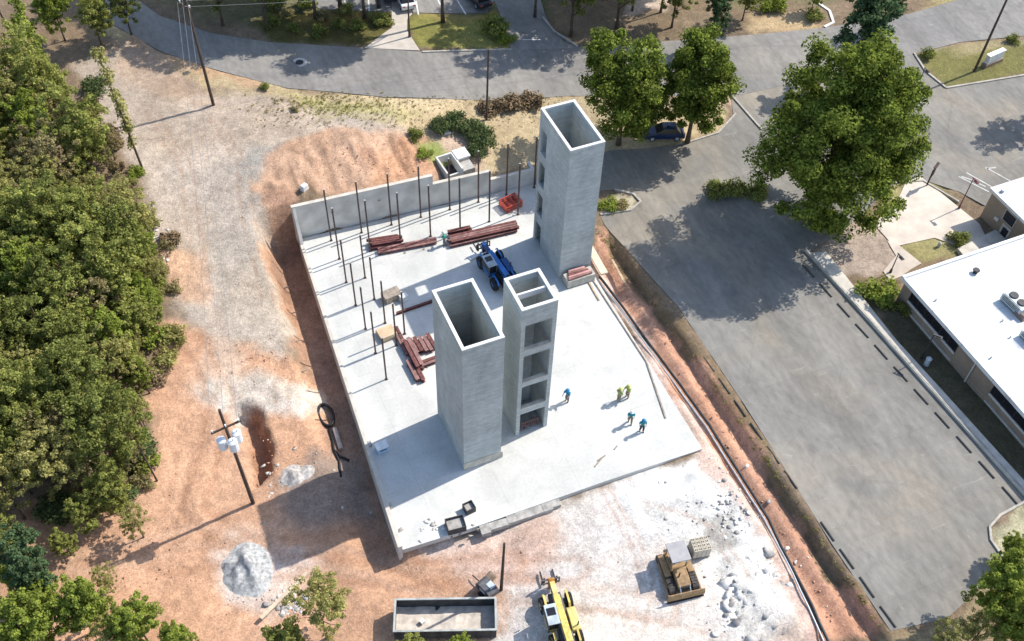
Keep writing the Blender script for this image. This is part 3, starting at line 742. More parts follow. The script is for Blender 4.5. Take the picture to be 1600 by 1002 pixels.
def tower(label, x, y, wd, dp, H, front=None, left=None):
    r = thing('concrete_tower', label, 'tower', (x, y, 0))
    mb = MB()
    wall_with_holes(mb, True, 0, wd, 0, TW, H, front or [])
    wall_with_holes(mb, True, 0, wd, dp - TW, dp, H, [])
    wall_with_holes(mb, False, TW, dp - TW, 0, TW, H, left or [])
    wall_with_holes(mb, False, TW, dp - TW, wd - TW, wd, H, [])
    mb.build('shaft', M_BLK, r)
    e = .006
    rim = MB()
    rim.span((-e, -e, H), (wd + e, TW + e, H + .09)); rim.span((-e, dp - TW - e, H), (wd + e, dp + e, H + .09))
    rim.span((-e, TW + e, H), (TW + e, dp - TW - e, H + .09)); rim.span((wd - TW - e, TW + e, H), (wd + e, dp - TW - e, H + .09))
    rim.build('rim', M_RIM, r)
    MB().span((TW + .003, TW + .003, .0), (wd - TW - .003, dp - TW - .003, .06)).build('pit_floor', M_CWD, r)
    return r
t1 = tower('tall blank concrete shaft nearest the trench, with a deep open top', 16.42, 43.2, 3.33, 6.2, 16.1)
MB().span((-.03, -.04, .004), (3.36, 0, 1.0)).build('base_course', M_FOOT, t1)
MB().span((3.33, -.03, .004), (3.5, .3, .8)).build('base_block', M_FOOT, t1)
hz = [(0.02, 3.08), (3.95, 6.9), (7.6, 10.93), (11.74, 14.69)]
t2 = tower('slimmer concrete shaft with four square openings up its front', 21.74, 44.66, 2.95, 3.45, 16.55, front=[(.34, 2.62, a, b_) for a, b_ in hz])
MB().span((TW + .003, 1.62, 15.95), (2.95 - TW - .003, 1.78, 16.5)).build('divider_beam', M_RIM, t2)
for a, b_ in hz[1:]:
    MB().span((.32, -.05, a - .10), (2.64, .3, a + .012)).build('sill', M_FOOT, t2)
for a, b_ in hz[1:]:
    MB().span((TW + .003, TW + .1, a - .55), (2.95 - TW - .003, TW + .22, a - .33)).build('hoist_beam', M_CWD, t2)
gl = MB()
t3 = tower('rear concrete shaft by the parking lot with dark doorways up its left side', 32.85, 59.75, 3.33, 6.15, 16.2, left=[(4.55, 5.75, a, a + 2.75) for a in (.02, 3.95, 7.75, 11.6)])
for a in (3.95, 7.75, 11.6): MB().span((TW + .003, 3.2, a - .25), (3.33 - TW - .003, 6.15 - TW - .003, a - .02)).build('landing', M_CWD, t3)
# red steel frame lying in the lowest opening of the slim shaft
M_RUST = mat('red_primer_steel', (.155,.06,.052), .65, metal=.0, var=.3, scale=3)
M_RUSTP = mat('faded_primer_steel', (.25,.135,.12), .7, var=.25, scale=2)
M_RUSTD = mat('dark_primer_steel', (.13,.05,.045), .7, var=.3, scale=3)
fr = thing('steel_rack', 'dark red steel rack standing in the lowest opening of the slim shaft', 'rack', (23.1, 45.1, .01))
for x in (-.85, -.3, .3, .85): MB().span((x - .05, -.05, 0), (x + .05, .05, 1.15)).build('post', M_RUST, fr)
MB().span((-.95, -.07, .45), (.95, -.052, .58)).build('rail', M_RUST, fr)
MB().span((-.95, -.07, .95), (.95, -.052, 1.08)).build('rail', M_RUST, fr)

# ------------------------------------------------------------------ steel columns
M_STEEL = mat('brown_steel', (.12,.078,.066), .6, var=.25, scale=2)
M_PLATE = mat('bare_steel_plate', (.40,.38,.36), .5, var=.1)
def column(loc, label, group, H=6.9, src=None):
    if src: 
        return dup(src, loc, random.uniform(-.03, .03), label, group)
    r = thing('steel_column', label, 'column', loc, 0, group)
    MB().span((-.065, -.065, .03), (.065, .065, H)).build('shaft', M_STEEL, r)
    MB().span((-.13, -.13, 0), (.13, .13, .028)).build('base_plate', M_STEEL, r)
    MB().span((-.075, -.075, H), (.075, .075, H + .02)).build('cap_plate', M_PLATE, r)
    MB().span((.065, -.05, H - .5), (.08, .05, H - .2)).build('clip', M_STEEL, r)
    return r
ORD = ['first', 'second', 'third', 'fourth', 'fifth', 'sixth', 'seventh', 'eighth', 'ninth', 'tenth', 'eleventh', 'twelfth', 'thirteenth', 'fourteenth', 'fifteenth', 'sixteenth', 'seventeenth', 'eighteenth', 'nineteenth', 'twentieth']
cA = None
GC = 'brown steel columns standing on the slab'
for i in range(8):
    lab = f'{ORD[i]} thin brown steel column from the trench in the row beside the retaining wall'
    o = column((14.0 + 3.13 * i, 72.9 - .06 * i, 0), lab, GC, 6.9, cA); cA = cA or o
for i in range(7):
    column((14.0 + 3.12 * i, 70.2 - .13 * i, 0), f'{ORD[i]} thin brown steel column from the trench in the second row from the retaining wall', GC, src=cA)
cB = None
for i, y in enumerate((67.0, 63.9, 60.8, 57.75, 54.6)):
    o = column((13.7 - .05 * i, y, 0), f'{ORD[i]} shorter brown steel column from the back in the line along the trench side', GC, 5.9, cB); cB = cB or o
for i, (x, y) in enumerate(((15.55, 66.9), (15.5, 63.95), (15.5, 60.8), (15.6, 57.9))):
    column((x, y, 0), f'{ORD[i]} shorter brown steel column from the back in the line one step in from the trench', GC, src=cB)
column((16.75, 58.9, 0), 'odd brown steel column standing behind the left heap of red beams', GC, src=cB)

# ------------------------------------------------------------------ stacked beams
def beam_mesh(Ln, w_=.2, h_=.3, mt=None):
    mb = MB()
    mb.span((-Ln / 2, -w_ / 2, 0), (Ln / 2, w_ / 2, .025)); mb.span((-Ln / 2, -w_ / 2, h_ - .025), (Ln / 2, w_ / 2, h_)); mb.span((-Ln / 2, -.012, .025), (Ln / 2, .012, h_ - .025))
    return mb
bcount = {}
def beams(a, b_, n, wd, layers, label, group, mts, h_=.3, jit=.12, z0=.1):
    """a parallel stack between two ends; each beam a thing of its own"""
    a = Vector(a); b_ = Vector(b_); d = (b_ - a); Ln = d.length; ang = math.atan2(d.y, d.x); nr = Vector((-d.y, d.x, 0)).normalized()
    mid = (a + b_) / 2; protos = {}
    for l in range(layers):
        nn = n - (l if n > 3 else 0)
        for k in range(nn):
            off = (k - (nn - 1) / 2) * wd
            p = mid + nr * off + d.normalized() * random.uniform(-jit, jit) * 2
            mt = mts[(k + l) % len(mts)]
            lay = 'only' if layers == 1 else ('bottom', 'middle', 'top')[l if layers == 3 else (0 if l == 0 else 2)]
            lb = f'{ORD[k]} beam from the left in the {lay} layer of {label}' if layers > 1 else f'{ORD[k]} beam from the left in {label}'
            if mt.name not in protos:
                o = beam_mesh(Ln, wd * .82, h_).build('steel_beam', mt); protos[mt.name] = o
            else:
                o = protos[mt.name].copy(); COL.objects.link(o)
            o.location = (p.x, p.y, z0 + l * (h_ + .03)); o.rotation_euler = (random.choice((0, 0, math.pi)) * 0, 0, ang + random.uniform(-.012, .012))
            tag(o, lb, 'steel beam', group)
    for s in (-.32, .32):
        p = mid + d * s
        o = MB().box((0, 0, z0 / 2), (.12, wd * n + .1, z0 - .008)).build('timber_bearer', M_WOODG, None, (p.x, p.y, .004), ang)
        tag(o, ('left' if s < 0 else 'right') + f' bearer under {label}', 'bearer')
mm = [M_RUST, M_RUSTD, M_RUST]
mp = [M_RUSTP, M_RUST, M_RUSTP]
beams(g0(577, 386), g0(626, 378), 5, .26, 2, 'the short dark stack at the left of the back row of steel', 'beams in the short dark stack', mm, .28)
beams(g0(592, 396), g0(683, 378), 3, .26, 1, 'the long low stack in front of the short dark one', 'beams in the long low stack', mp, .3)
beams(g0(703, 381), g0(808, 357), 5, .27, 2, 'the long stack behind the blue telehandler', 'beams in the long stack behind the telehandler', mp, .28)
beams(g0(700, 369), g0(735, 361), 2, .22, 2, 'the small dark pair next to the green vested worker', 'beams in the small dark pair', [M_RUSTD, M_RUST], .26)
beams(g0(618, 517), g0(640, 560), 2, .3, 1, 'the thin stack nearest the plywood sheet', 'beams in the thin stack', mp, .3)
beams(g0(634, 536), g0(656, 578), 2, .42, 2, 'the stack in the middle of the left heap', 'beams in the middle stack', mp, .34)
beams(g0(641, 566), g0(657, 597), 2, .45, 1, 'the stack at the near end of the left heap', 'beams in the near stack', mp, .4)
beams(g0(654, 530), g0(667, 552), 5, .42, 1, 'the pale row beside the blank shaft', 'beams in the pale row', mp, .42)
beams(g0(660, 572), g0(690, 561), 2, .35, 1, 'the crosswise pair touching the blank shaft', 'beams in the crosswise pair', mp, .32)
bb = beam_mesh(5.0, .2, .3).build('steel_beam', M_RUSTD, None, (19.3, 61.5, .02), R(3)); tag(bb, 'single dark steel beam lying alone in the shade behind the blank shaft', 'steel beam')
# timber and plywood on the slab
cr = thing('timber_crate', 'brown timber crate on the slab at the edge of the rear shaft\'s shadow', 'crate', (*on_plane(612, 466, 0)[:2], 0), R(8))
MB().span((-.85, -.55, .12), (.85, .55, .8)).build('box', M_WOODG, cr, bevel=.01)
for x in (-.7, 0, .7): MB().span((x - .06, -.56, 0), (x + .06, .56, .115)).build('skid', M_WOOD, cr)
for x in (-.7, -.25, .25, .7): MB().span((x - .05, -.58, .12), (x + .05, -.552, .82)).build('slat', M_WOOD, cr)
wb = MB().box((0, 0, .35), (.8, .6, .7)).build('wrapped_box', mat('white_wrap', (.72,.72,.70), .5), None, (*on_plane(631, 469, 0)[:2], 0), R(10), bevel=.04); tag(wb, 'small white wrapped box against the brown timber crate', 'box')
py = thing('plywood_stack', 'square stack of light plywood sheets on the slab left of the red beams', 'plywood', (*on_plane(604, 524, 0)[:2], 0), R(6))
for k in range(3): MB().span((-.78 + .02 * k, -.72 - .015 * k, .1 + k * .13), (.78 + .02 * k, .72 - .015 * k, .22 + k * .13)).build('sheet', mat('plywood', (.56,.42,.27), .8, var=.12, scale=1), py)
for x in (-.5, .5): MB().span((x - .06, -.7, 0), (x + .06, .7, .095)).build('bearer', M_WOODG, py)
# red scaffold frames by the back wall
M_RED = mat('red_paint', (.50,.085,.05), .5, var=.15, scale=3)
scf = thing('scaffold_stack', 'red scaffold frames stacked on the slab near the rear shaft', 'scaffolding', (*on_plane(798, 322, 0)[:2], 0), R(12))
for k in range(5):
    mb = MB(); z = .12 + k * .17; o = (k % 2) * .08
    for y in (-.7 + o, .7 + o * .5): mb.rod((-1.0, y, z), (1.0, y, z), .05, n=6)
    for x in (-.95, -.4, .15, .7, .95): mb.rod((x, -.7 + o, z), (x, .7 + o * .5, z), .045, n=6)
    mb.build('frame', M_RED, scf)
for x in (-.8, .8): MB().span((x - .08, -.8, 0), (x + .08, .8, .07)).build('bearer', M_WOODG, scf)
# block base and pinkish bundle at the foot of the rear shaft
bp = thing('block_stack', 'low grey block stack at the foot of the rear shaft', 'blocks', (*on_plane(899, 436, 0)[:2], 0), R(0))
bp.location.x, bp.location.y = 34.55, 58.9
for k in range(2):
    for i in range(6): MB().span((-1.45 + i * .49, -.6, .05 + k * .46), (-1.45 + i * .49 + .47, .55, .05 + k * .46 + .44)).build('block', M_FOOT, bp)
MB().span((-1.5, -.62, 0), (1.5, .57, .048)).build('pallet', M_WOODG, bp)
for k in range(5):
    o = MB().box((0, 0, .1), (2.5 - .2 * k, .2, .2)).build('steel_bundle', (M_RUSTP, mat('pink_primer', (.50,.27,.25), .7), M_RUST)[k % 3], None, (34.5, 58.52 + k * .22, .985), R(2 - k)); tag(o, f'{ORD[k]} pinkish steel bundle from the front on top of the block stack', 'steel bundle', 'bundles on the block stack')
# small things on the slab
M_BLUEW = mat('pale_blue_plastic', (.42,.56,.70), .5, var=.06)
bc = thing('cooler_box', 'pale blue cooler box beside the low wall in the shadow of the blank shaft', 'cooler', (*on_plane(597, 703, 0)[:2], 0), R(4))
MB().span((-.5, -.36, 0), (.5, .36, .62)).build('body', M_BLUEW, bc, bevel=.04)
MB().span((-.53, -.39, .62), (.53, .39, .74)).build('lid', mat('white_plastic', (.78,.78,.76), .4), bc, bevel=.03)
MB().rod((-.3, -.42, .5), (.3, -.42, .5), .03).build('handle', mat('dark_plastic', (.05,.05,.055), .5), bc)
M_TUB = mat('black_rubber_tub', (.055,.055,.058), .7, var=.2)
def tub(label, px, py, sx, sy, hz_, rz):
    r = thing('mortar_tub', label, 'tub', (*on_plane(px, py, 0)[:2], .0), rz)
    mb = MB(); t_ = .06
    mb.box((0, -sy / 2 + t_ / 2, hz_ / 2), (sx, t_, hz_)); mb.box((0, sy / 2 - t_ / 2, hz_ / 2), (sx, t_, hz_)); mb.box((-sx / 2 + t_ / 2, 0, hz_ / 2), (t_, sy - 2 * t_, hz_)); mb.box((sx / 2 - t_ / 2, 0, hz_ / 2), (t_, sy - 2 * t_, hz_)); mb.box((0, 0, .05), (sx - 2 * t_, sy - 2 * t_, .08))
    mb.build('tub', M_TUB, r)
    MB().box((0, 0, hz_ * .6), (sx - 2.1 * t_, sy - 2.1 * t_, .05)).build('mortar', M_CWD, r)
    return r
tub('small dark mortar tub on the slab behind the wider one', 733, 797, .85, .8, .7, R(6))
tub('wide dark mortar tub at the front edge of the slab', 712, 824, 1.5, 1.15, .75, R(-6))
def rock_mesh(name, r, mt, seed):
    rd = random.Random(seed); bm = bmesh.new(); bmesh.ops.create_icosphere(bm, subdivisions=1, radius=r)
    off = Vector((rd.random() * 50, rd.random() * 50, 0))
    for v in bm.verts:
        v.co *= rd.uniform(.72, 1.2)
        n = noise.noise(v.co / r * 1.1 + off); v.co *= 1 + .9 * n; v.co.z *= .4; v.co.x *= 1.2
        v.co = Vector([round(c / (r * .34)) * r * .34 * .45 + c * .55 for c in v.co])
    me = bpy.data.meshes.new(name); bm.to_mesh(me); bm.free(); me.materials.append(mt); return me
M_ROCK = mat('broken_concrete', (.62,.59,.545), .95, var=.2, scale=1.5, bump=.4, bscale=5)
M_ROCKD = mat('dark_rubble', (.36,.335,.31), .95, var=.25, scale=1.5, bump=.4, bscale=5)
RK = [rock_mesh('rock', .5, (M_ROCK, M_ROCK, M_ROCKD)[k % 3], k) for k in range(6)]
def rocks(name, pts, label, s0, s1, kind='stuff', mts=None):
    """loose rubble nobody would count: one object"""
    V = []; Fc = []; o = 0; mi = []
    for (x, y, zz) in pts:
        me = random.choice(RK); s = random.uniform(s0, s1); q = Matrix.Rotation(random.uniform(0, 6.28), 4, 'Z') @ Matrix.Rotation(random.uniform(-.3, .3), 4, 'X')
        n = len(me.vertices); a = np.empty(n * 3); me.vertices.foreach_get('co', a); a = a.reshape(-1, 3) * s @ np.array(q.to_3x3()).T * np.array([1, random.uniform(.6, 1), 1])
        V.append(a + np.array([x, y, zz + s * .02])); f = np.array([p.vertices[:] for p in me.polygons]); Fc.append(f + o); o += n
        mi += [0 if me.materials[0] is M_ROCK else 1] * len(f)
    me = mesh_np(name, np.concatenate(V), np.concatenate(Fc), (mts or (M_ROCK, M_ROCKD))[0]); me.materials.append((mts or (M_ROCK, M_ROCKD))[1]); me.polygons.foreach_set('material_index', mi)
    ob = mesh_obj(name, me); tag(ob, label, 'rubble', kind=kind); return ob
CLODS = (mat('clay_clod', (.46,.27,.18), .95, var=.2), mat('dark_clay_clod', (.33,.18,.115), .95, var=.2))
GRITS = (mat('grey_grit', (.46,.43,.39), .95, var=.2), mat('dark_grit', (.33,.30,.27), .95, var=.2))
pts = []
for k in range(34):
    p = on_plane(random.gauss(700, 26), random.gauss(826, 9), 0); pts.append((p.x, p.y, 0 if p.y > 38.1 else -.3))
rocks('rubble', pts, 'grey concrete crumbs scattered round the dark tubs', .2, .55)
# ------------------------------------------------------------------ buildings on the right
M_BRICK = block_mat('tan_brick', (.30,.23,.175), .22, .075, .12)
M_ROOF = mat('white_roof', (.70,.70,.69), .6, var=.05, scale=.4)
t = M_ROOF.node_tree; tc = t.nodes.new('ShaderNodeTexCoord'); bk = t.nodes.new('ShaderNodeTexBrick'); bk.offset = .5
bk.inputs['Scale'].default_value = 1; bk.inputs['Brick Width'].default_value = 9; bk.inputs['Row Height'].default_value = 2.1; bk.inputs['Mortar Size'].default_value = .035
bk.inputs['Color1'].default_value = (1, 1, 1, 1); bk.inputs['Color2'].default_value = (.96, .96, .96, 1); bk.inputs['Mortar'].default_value = (.72, .72, .72, 1)
t.links.new(tc.outputs['Object'], bk.inputs['Vector'])
st = t.nodes.new('ShaderNodeTexNoise'); st.inputs['Scale'].default_value = .45; st.inputs['Detail'].default_value = 8; t.links.new(tc.outputs['Object'], st.inputs['Vector'])
r = t.nodes.new('ShaderNodeMapRange'); r.inputs[1].default_value = .58; r.inputs[2].default_value = .72; r.inputs[3].default_value = 1; r.inputs[4].default_value = .72; t.links.new(st.outputs['Fac'], r.inputs[0])
m1 = t.nodes.new('ShaderNodeMix'); m1.data_type = 'RGBA'; m1.blend_type = 'MULTIPLY'; m1.inputs[0].default_value = 1
m2 = t.nodes.new('ShaderNodeMix'); m2.data_type = 'RGBA'; m2.blend_type = 'MULTIPLY'; m2.inputs[0].default_value = 1
bs = t.nodes['Principled BSDF']; old = bs.inputs['Base Color'].links[0].from_socket
t.links.new(old, m1.inputs[6]); t.links.new(bk.outputs[0], m1.inputs[7]); t.links.new(m1.outputs[2], m2.inputs[6]); t.links.new(r.outputs[0], m2.inputs[7]); t.links.new(m2.outputs[2], bs.inputs['Base Color'])
M_GLASS = mat('dark_glass', (.018,.018,.022), .12, var=.1, spec=.5)
M_TRIM = mat('pale_trim', (.50,.48,.44), .7, var=.06)
M_METAL = mat('grey_sheet_metal', (.42,.47,.49), .5, metal=.1, var=.15)
M_DARK = mat('dark_metal', (.035,.035,.04), .55, var=.2)
ob = thing('office_building', 'low tan brick building with a white flat roof and dark window bands', 'building', (61.5, 44.75, .45))
LX, LY, HZ = 34.0, 50.0, 2.95
MB().span((0, -LY, -.5), (LX, 0, HZ)).build('wall', M_BRICK, ob)
rf = MB().span((-.35, -LY - .3, HZ + .003), (LX + .3, .35, HZ + .32)).build('roof', M_ROOF, ob)
for a, b_ in (((-.35, .05, HZ + .323), (LX, .35, HZ + .52)), ((-.35, -LY, HZ + .323), (-.08, .047, HZ + .44))): MB().span(a, b_).build('parapet', M_ROOF, rf)
def window_band(par, y0, y1, z0, z1, x=0.0, n=6):
    r = MB().span((x - .10, y0, z0 - .3), (x - .003, y1, z0 - .05)).build('window_band', M_TRIM, par)
    MB().span((x - .045, y0 + .08, z0), (x - .004, y1 - .08, z1)).build('pane', M_GLASS, r)
    for k in range(n + 1):
        y = y0 + .04 + (y1 - y0 - .08) * k / n; MB().span((x - .075, y - .035, z0 - .048), (x - .003, y + .035, z1 + .03)).build('mullion', M_DARK, r)
    return r
window_band(ob, -8.0, -1.2, 1.55, 2.88)
window_band(ob, -21.5, -12.8, 1.55, 2.88)
window_band(ob, -34, -25.6, 1.55, 2.88)
for y0, y1 in ((-8.0, -1.2), (-21.5, -12.8)): MB().span((-.12, y0, .3), (-.004, y1, .42)).build('ledge', M_TRIM, ob)
MB().rod((-.12, -10.3, .0), (-.12, -10.3, HZ), .07).build('downspout', M_TRIM, ob)
for (x, y, label) in ((68.0, 42.9, 'short dark roof vent near the corner of the white roof'),):
    o = MB().rod((0, 0, 0), (0, 0, .35), .22, .22, 10).rod((0, 0, .35), (0, 0, .45), .34, .3, 10).build('roof_vent', M_DARK, None, (x, y, 3.722)); tag(o, label, 'vent')
def hvac(label, px, py, sx, sy, sz, rz):
    p = on_plane(px, py, 4.3)
    r = thing('rooftop_unit', label, 'air conditioner', (p.x, p.y, 3.722), rz)
    MB().span((-sx / 2, -sy / 2, .15), (sx / 2, sy / 2, sz)).build('casing', M_METAL, r, bevel=.03)
    MB().span((-sx / 2 + .1, -sy / 2 + .1, 0), (sx / 2 - .1, sy / 2 - .1, .147)).build('curb', M_DARK, r)
    for y in ((-.5, .5) if sy > 2 else (0,)):
        MB().rod((0, y, sz + .003), (0, y, sz + .12), .42, .4, 14).build('fan_guard', M_DARK, r)
    for k in range(5): MB().span((-sx / 2 - .02, -sy / 2 + .2, .4 + k * .16), (-sx / 2 - .003, sy / 2 - .2, .46 + k * .16)).build('louvre', M_DARK, r)
    return r
hvac('large grey rooftop unit with two fans on the white roof', 1588, 472, 1.4, 2.4, .95, R(3))
hvac('smaller grey rooftop unit cut by the right picture edge', 1612, 524, 1.2, 1.5, .8, R(3))
hx = on_plane(1598, 490, 4.1); o = MB().box((0, 0, .3), (1.0, 1.2, .6), tx=.8, ty=.8).build('roof_hatch', mat('brown_hatch', (.20,.15,.13), .7), None, (hx.x, hx.y, 3.722), R(3), bevel=.03); tag(o, 'squat brownish hatch between the two rooftop units', 'hatch')
for k, (px, py) in enumerate(((1462, 470), (1566, 502), (1578, 528), (1548, 560))):
    p = on_plane(px, py, 3.722); o = MB().rod((0, 0, 0), (0, 0, .3), .08, .08, 8).build('vent_pipe', M_TRIM, None, (p.x, p.y, 3.71)); tag(o, ('thin pale vent pipe on the white roof nearest the tree side edge', 'thin pale vent pipe just left of the rooftop units', 'thin pale vent pipe by the smaller rooftop unit', 'thin pale vent pipe on the near part of the white roof')[k], 'vent pipe', 'vent pipes on the white roof')
tb = thing('annex_building', 'small tan building with white roof behind the large white roof', 'building', (76.75, 51.0, .45))
MB().span((0, -6.3, -.5), (24, 0, 3.6)).build('wall', block_mat('beige_brick', (.36,.29,.22), .22, .075, .08), tb)
MB().span((-.3, -6.3, 3.603), (24, .3, 3.95)).build('roof', M_ROOF, tb)
wn = MB().span((-.06, -3.9, 1.9), (-.003, -2.3, 3.3)).build('window', M_TRIM, tb); MB().span((-.08, -3.8, 2.0), (-.061, -2.4, 3.2)).build('pane', M_GLASS, wn)
dr = MB().span((-.06, -3.9, .0), (-.003, -2.7, 1.7)).build('door', M_TRIM, tb); MB().span((-.08, -3.7, .2), (-.061, -2.95, 1.4)).build('pane', M_GLASS, dr)
MB().box((-.12, -1.9, 1.5), (.2, .5, .3)).build('wall_lamp', mat('white_lamp_housing', (.7,.68,.64), .5), tb)
rv = on_plane(1566, 300, 4.4); o = MB().rod((0, 0, 0), (0, 0, .3), .2).build('roof_vent', M_METAL, None, (rv.x, rv.y, 4.4)); tag(o, 'stubby grey vent on the roof of the small tan building', 'vent')
ramp = MB().prism([(71.2, 47.9), (76.6, 48.6), (76.6, 45.0), (71.0, 45.0)], .2, .95).build('loading_dock', M_CONC); tag(ramp, 'raised concrete platform between the small tan building and the white roof', 'platform')

# ------------------------------------------------------------------ wheel stops
M_STOP = mat('wheel_stop_shade', (.07,.066,.06), .9, var=.15, scale=3)  # pale stops coloured near-black, their shadow painted into the material
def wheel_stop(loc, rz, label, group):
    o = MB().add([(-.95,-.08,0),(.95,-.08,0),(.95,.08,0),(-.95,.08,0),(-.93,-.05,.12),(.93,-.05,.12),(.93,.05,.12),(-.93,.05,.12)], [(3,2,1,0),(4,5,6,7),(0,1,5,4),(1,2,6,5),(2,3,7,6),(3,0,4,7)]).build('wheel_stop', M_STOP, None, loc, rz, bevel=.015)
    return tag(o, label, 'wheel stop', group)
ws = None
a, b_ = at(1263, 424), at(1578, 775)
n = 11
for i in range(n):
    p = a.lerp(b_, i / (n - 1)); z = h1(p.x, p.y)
    lab = f'{ORD[i]} shade-darkened wheel stop from the big tree in the row along the sidewalk'
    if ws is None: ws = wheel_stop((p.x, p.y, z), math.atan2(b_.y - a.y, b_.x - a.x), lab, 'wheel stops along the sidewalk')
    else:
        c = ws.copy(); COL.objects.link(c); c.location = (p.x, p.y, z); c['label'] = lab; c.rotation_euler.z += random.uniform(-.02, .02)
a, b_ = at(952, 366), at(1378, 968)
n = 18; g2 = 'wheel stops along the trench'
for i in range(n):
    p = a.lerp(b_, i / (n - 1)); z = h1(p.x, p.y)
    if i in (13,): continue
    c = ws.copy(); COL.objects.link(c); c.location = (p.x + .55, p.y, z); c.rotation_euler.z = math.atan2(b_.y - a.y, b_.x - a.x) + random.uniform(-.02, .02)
    c['label'] = f'{ORD[i if i < 13 else i - 1]} shade-darkened wheel stop from the rear shaft in the row along the trench'; c['group'] = g2
# stall lines worn into the asphalt
M_PAINT = mat('worn_white_paint', (.50,.49,.46), .8, var=.12, scale=3)
def line(name, p, q, wd, mt=M_PAINT, dz=.008, step=1.0):
    p = Vector(p[:2]); q = Vector(q[:2]); d = (q - p); n = max(1, int(d.length / step)); nr = Vector((-d.y, d.x)).normalized() * wd / 2
    V = []; F_ = []
    for k in range(n + 1):
        c = p + d * k / n
        z = h1(c.x, c.y) + dz
        V += [(c.x - nr.x, c.y - nr.y, z), (c.x + nr.x, c.y + nr.y, z)]
    F_ = [(2 * k, 2 * k + 1, 2 * k + 3, 2 * k + 2) for k in range(n)]
    o = MB().add(V, F_).build(name, mt); return tag(o, None, None, kind='structure')
for (p, q) in (((540, -12), (538, 16)), ((575, -12), (577, 20)), ((650, 2), (654, 24)), ((614, 18), (618, 24)), ((714, 0), (728, 23)), ((682, -4), (688, 8))):
    line('painted_line', at(*p), at(*q), .16, mat('white_road_paint', (.68,.67,.64), .7), .03)
line('stop_line', at(816, 61), at(845, 61), .45, mat('white_road_paint', (.68,.67,.64)), .02)
for (p, q) in (((1498, 276), (1545, 300)), ((1510, 270), (1556, 296)), ((1540, 262), (1580, 284)), ((1502, 276), (1520, 282)), ((1525, 285), (1540, 292)), ((1540, 264), (1556, 262))):
    line('painted_line', at(*p), at(*q), .16, M_PAINT, .014)
mh = at(468, 98); o = MB().rod((0, 0, 0), (0, 0, .02), .85, .85, 14).build('manhole_cover', mat('pale_patch', (.50,.47,.43), .9), None, (mh.x, mh.y, mh.z + .012)); MB().rod((0, 0, .022), (0, 0, .04), .45, .45, 14).build('lid', M_DARK, o); tag(o, 'round manhole cover in a pale concrete collar on the upper road', 'manhole cover')

# ------------------------------------------------------------------ trench beside the slab
M_PIPE = mat('black_pipe', (.03,.032,.035), .45, var=.2)
M_PIPEL = mat('silver_pipe', (.42,.45,.47), .4, metal=.3, var=.1)
def run(pts, dz, r, name, mt, label, cat):
    P = []
    Q = [at(*p) for p in pts]
    for a, b_ in zip(Q[:-1], Q[1:]):
        n = max(1, int((b_ - a).length / 1.2)); P += [a.lerp(b_, k / n) for k in range(n)]
    P.append(Q[-1])
    P = [(p.x + random.uniform(-.03, .03), p.y, h1(p.x, p.y) + dz) for p in P]
    return tag(MB().tube(P, r, 8).build(name, mt, smooth=True), label, cat)
run([(936, 436), (985, 500), (1062, 604), (1108, 668), (1150, 735), (1200, 815), (1290, 1000), (1310, 1040)], .3, .13, 'drain_pipe', M_PIPE, 'long black pipe running along the trench right of the slab', 'pipe')
run([(930, 437), (979, 502), (1056, 607), (1102, 670), (1144, 737), (1194, 817), (1283, 1000), (1300, 1040)], .34, .075, 'conduit', M_PIPEL, 'long silver conduit running along the trench beside the black pipe', 'conduit')
# black corrugated hose by the left wall
cc = at(510, 652); M_HOSE = mat('black_hose', (.016,.016,.018), .6)
P = [(cc.x + .62 * math.cos(t), cc.y + 1.25 * math.sin(t), h1(cc.x, cc.y) + .2 + .02 * t) for t in [k * .3 for k in range(44)]]
tag(MB().tube(P, .12, 8).build('hose_coil', M_HOSE, smooth=True), 'coil of black corrugated hose at the edge of the trench shadow', 'hose')
q = [at(*p) for p in ((514, 672), (520, 690), (522, 705), (530, 722), (533, 748))]
tag(MB().tube([(p.x, p.y, h1(p.x, p.y) + .2) for p in q], .11, 8).build('hose', M_HOSE, smooth=True), 'forked black hose trailing down from the coil', 'hose')
q = [at(*p) for p in ((523, 706), (533, 716), (546, 722))]
tag(MB().tube([(p.x, p.y, h1(p.x, p.y) + .24) for p in q], .1, 8).build('hose_end', M_HOSE, smooth=True), 'short black hose branching off toward the slab wall', 'hose')
q = [at(*p) for p in ((523, 672), (533, 704))]
tag(MB().rod((*q[0][:2], q[0].z + .25), (*q[1][:2], q[1].z + .22), .2, .2, 10).build('pipe_length', mat('pale_pipe', (.52,.42,.36), .7)), 'short pale pipe lying beside the black hose', 'pipe')

# ------------------------------------------------------------------ poles and lines
M_POLE = mat('pole_wood', (.085,.06,.045), .9, var=.25, scale=2)
M_WIRE = mat('wire', (.22,.22,.23), .5)
M_INS = mat('white_insulator', (.72,.72,.72), .4)
def utility_pole(label, loc, H, lean=(0, 0), r=.16, arms=(), rz=0.0, name='utility_pole', cat='utility pole'):
    t = thing(name, label, cat, loc, rz)
    MB().rod((0, 0, -.3), (lean[0], lean[1], H), r, r * .62, 10).build('post', M_POLE, t, smooth=False)
    for (z, ln, n) in arms:
        f = z / H
        a = MB().box((lean[0] * f, lean[1] * f - r * .9 - .06, z), (ln, .12, .14)).build('crossarm', M_POLE, t)
        for k in range(n):
            x = lean[0] * f - ln / 2 + .12 + (ln - .24) * k / max(1, n - 1)
            MB().rod((x, lean[1] * f - r * .9 - .06, z + .073), (x, lean[1] * f - r * .9 - .06, z + .33), .05, .07, 8).build('insulator', M_INS, a)
    return t
pB = at(396, 787)
tB = utility_pole('wooden utility pole carrying white transformers on the clay ground', tuple(pB), 13.6, (-.25, .1), .17, [(11.6, 2.3, 3)], R(8))
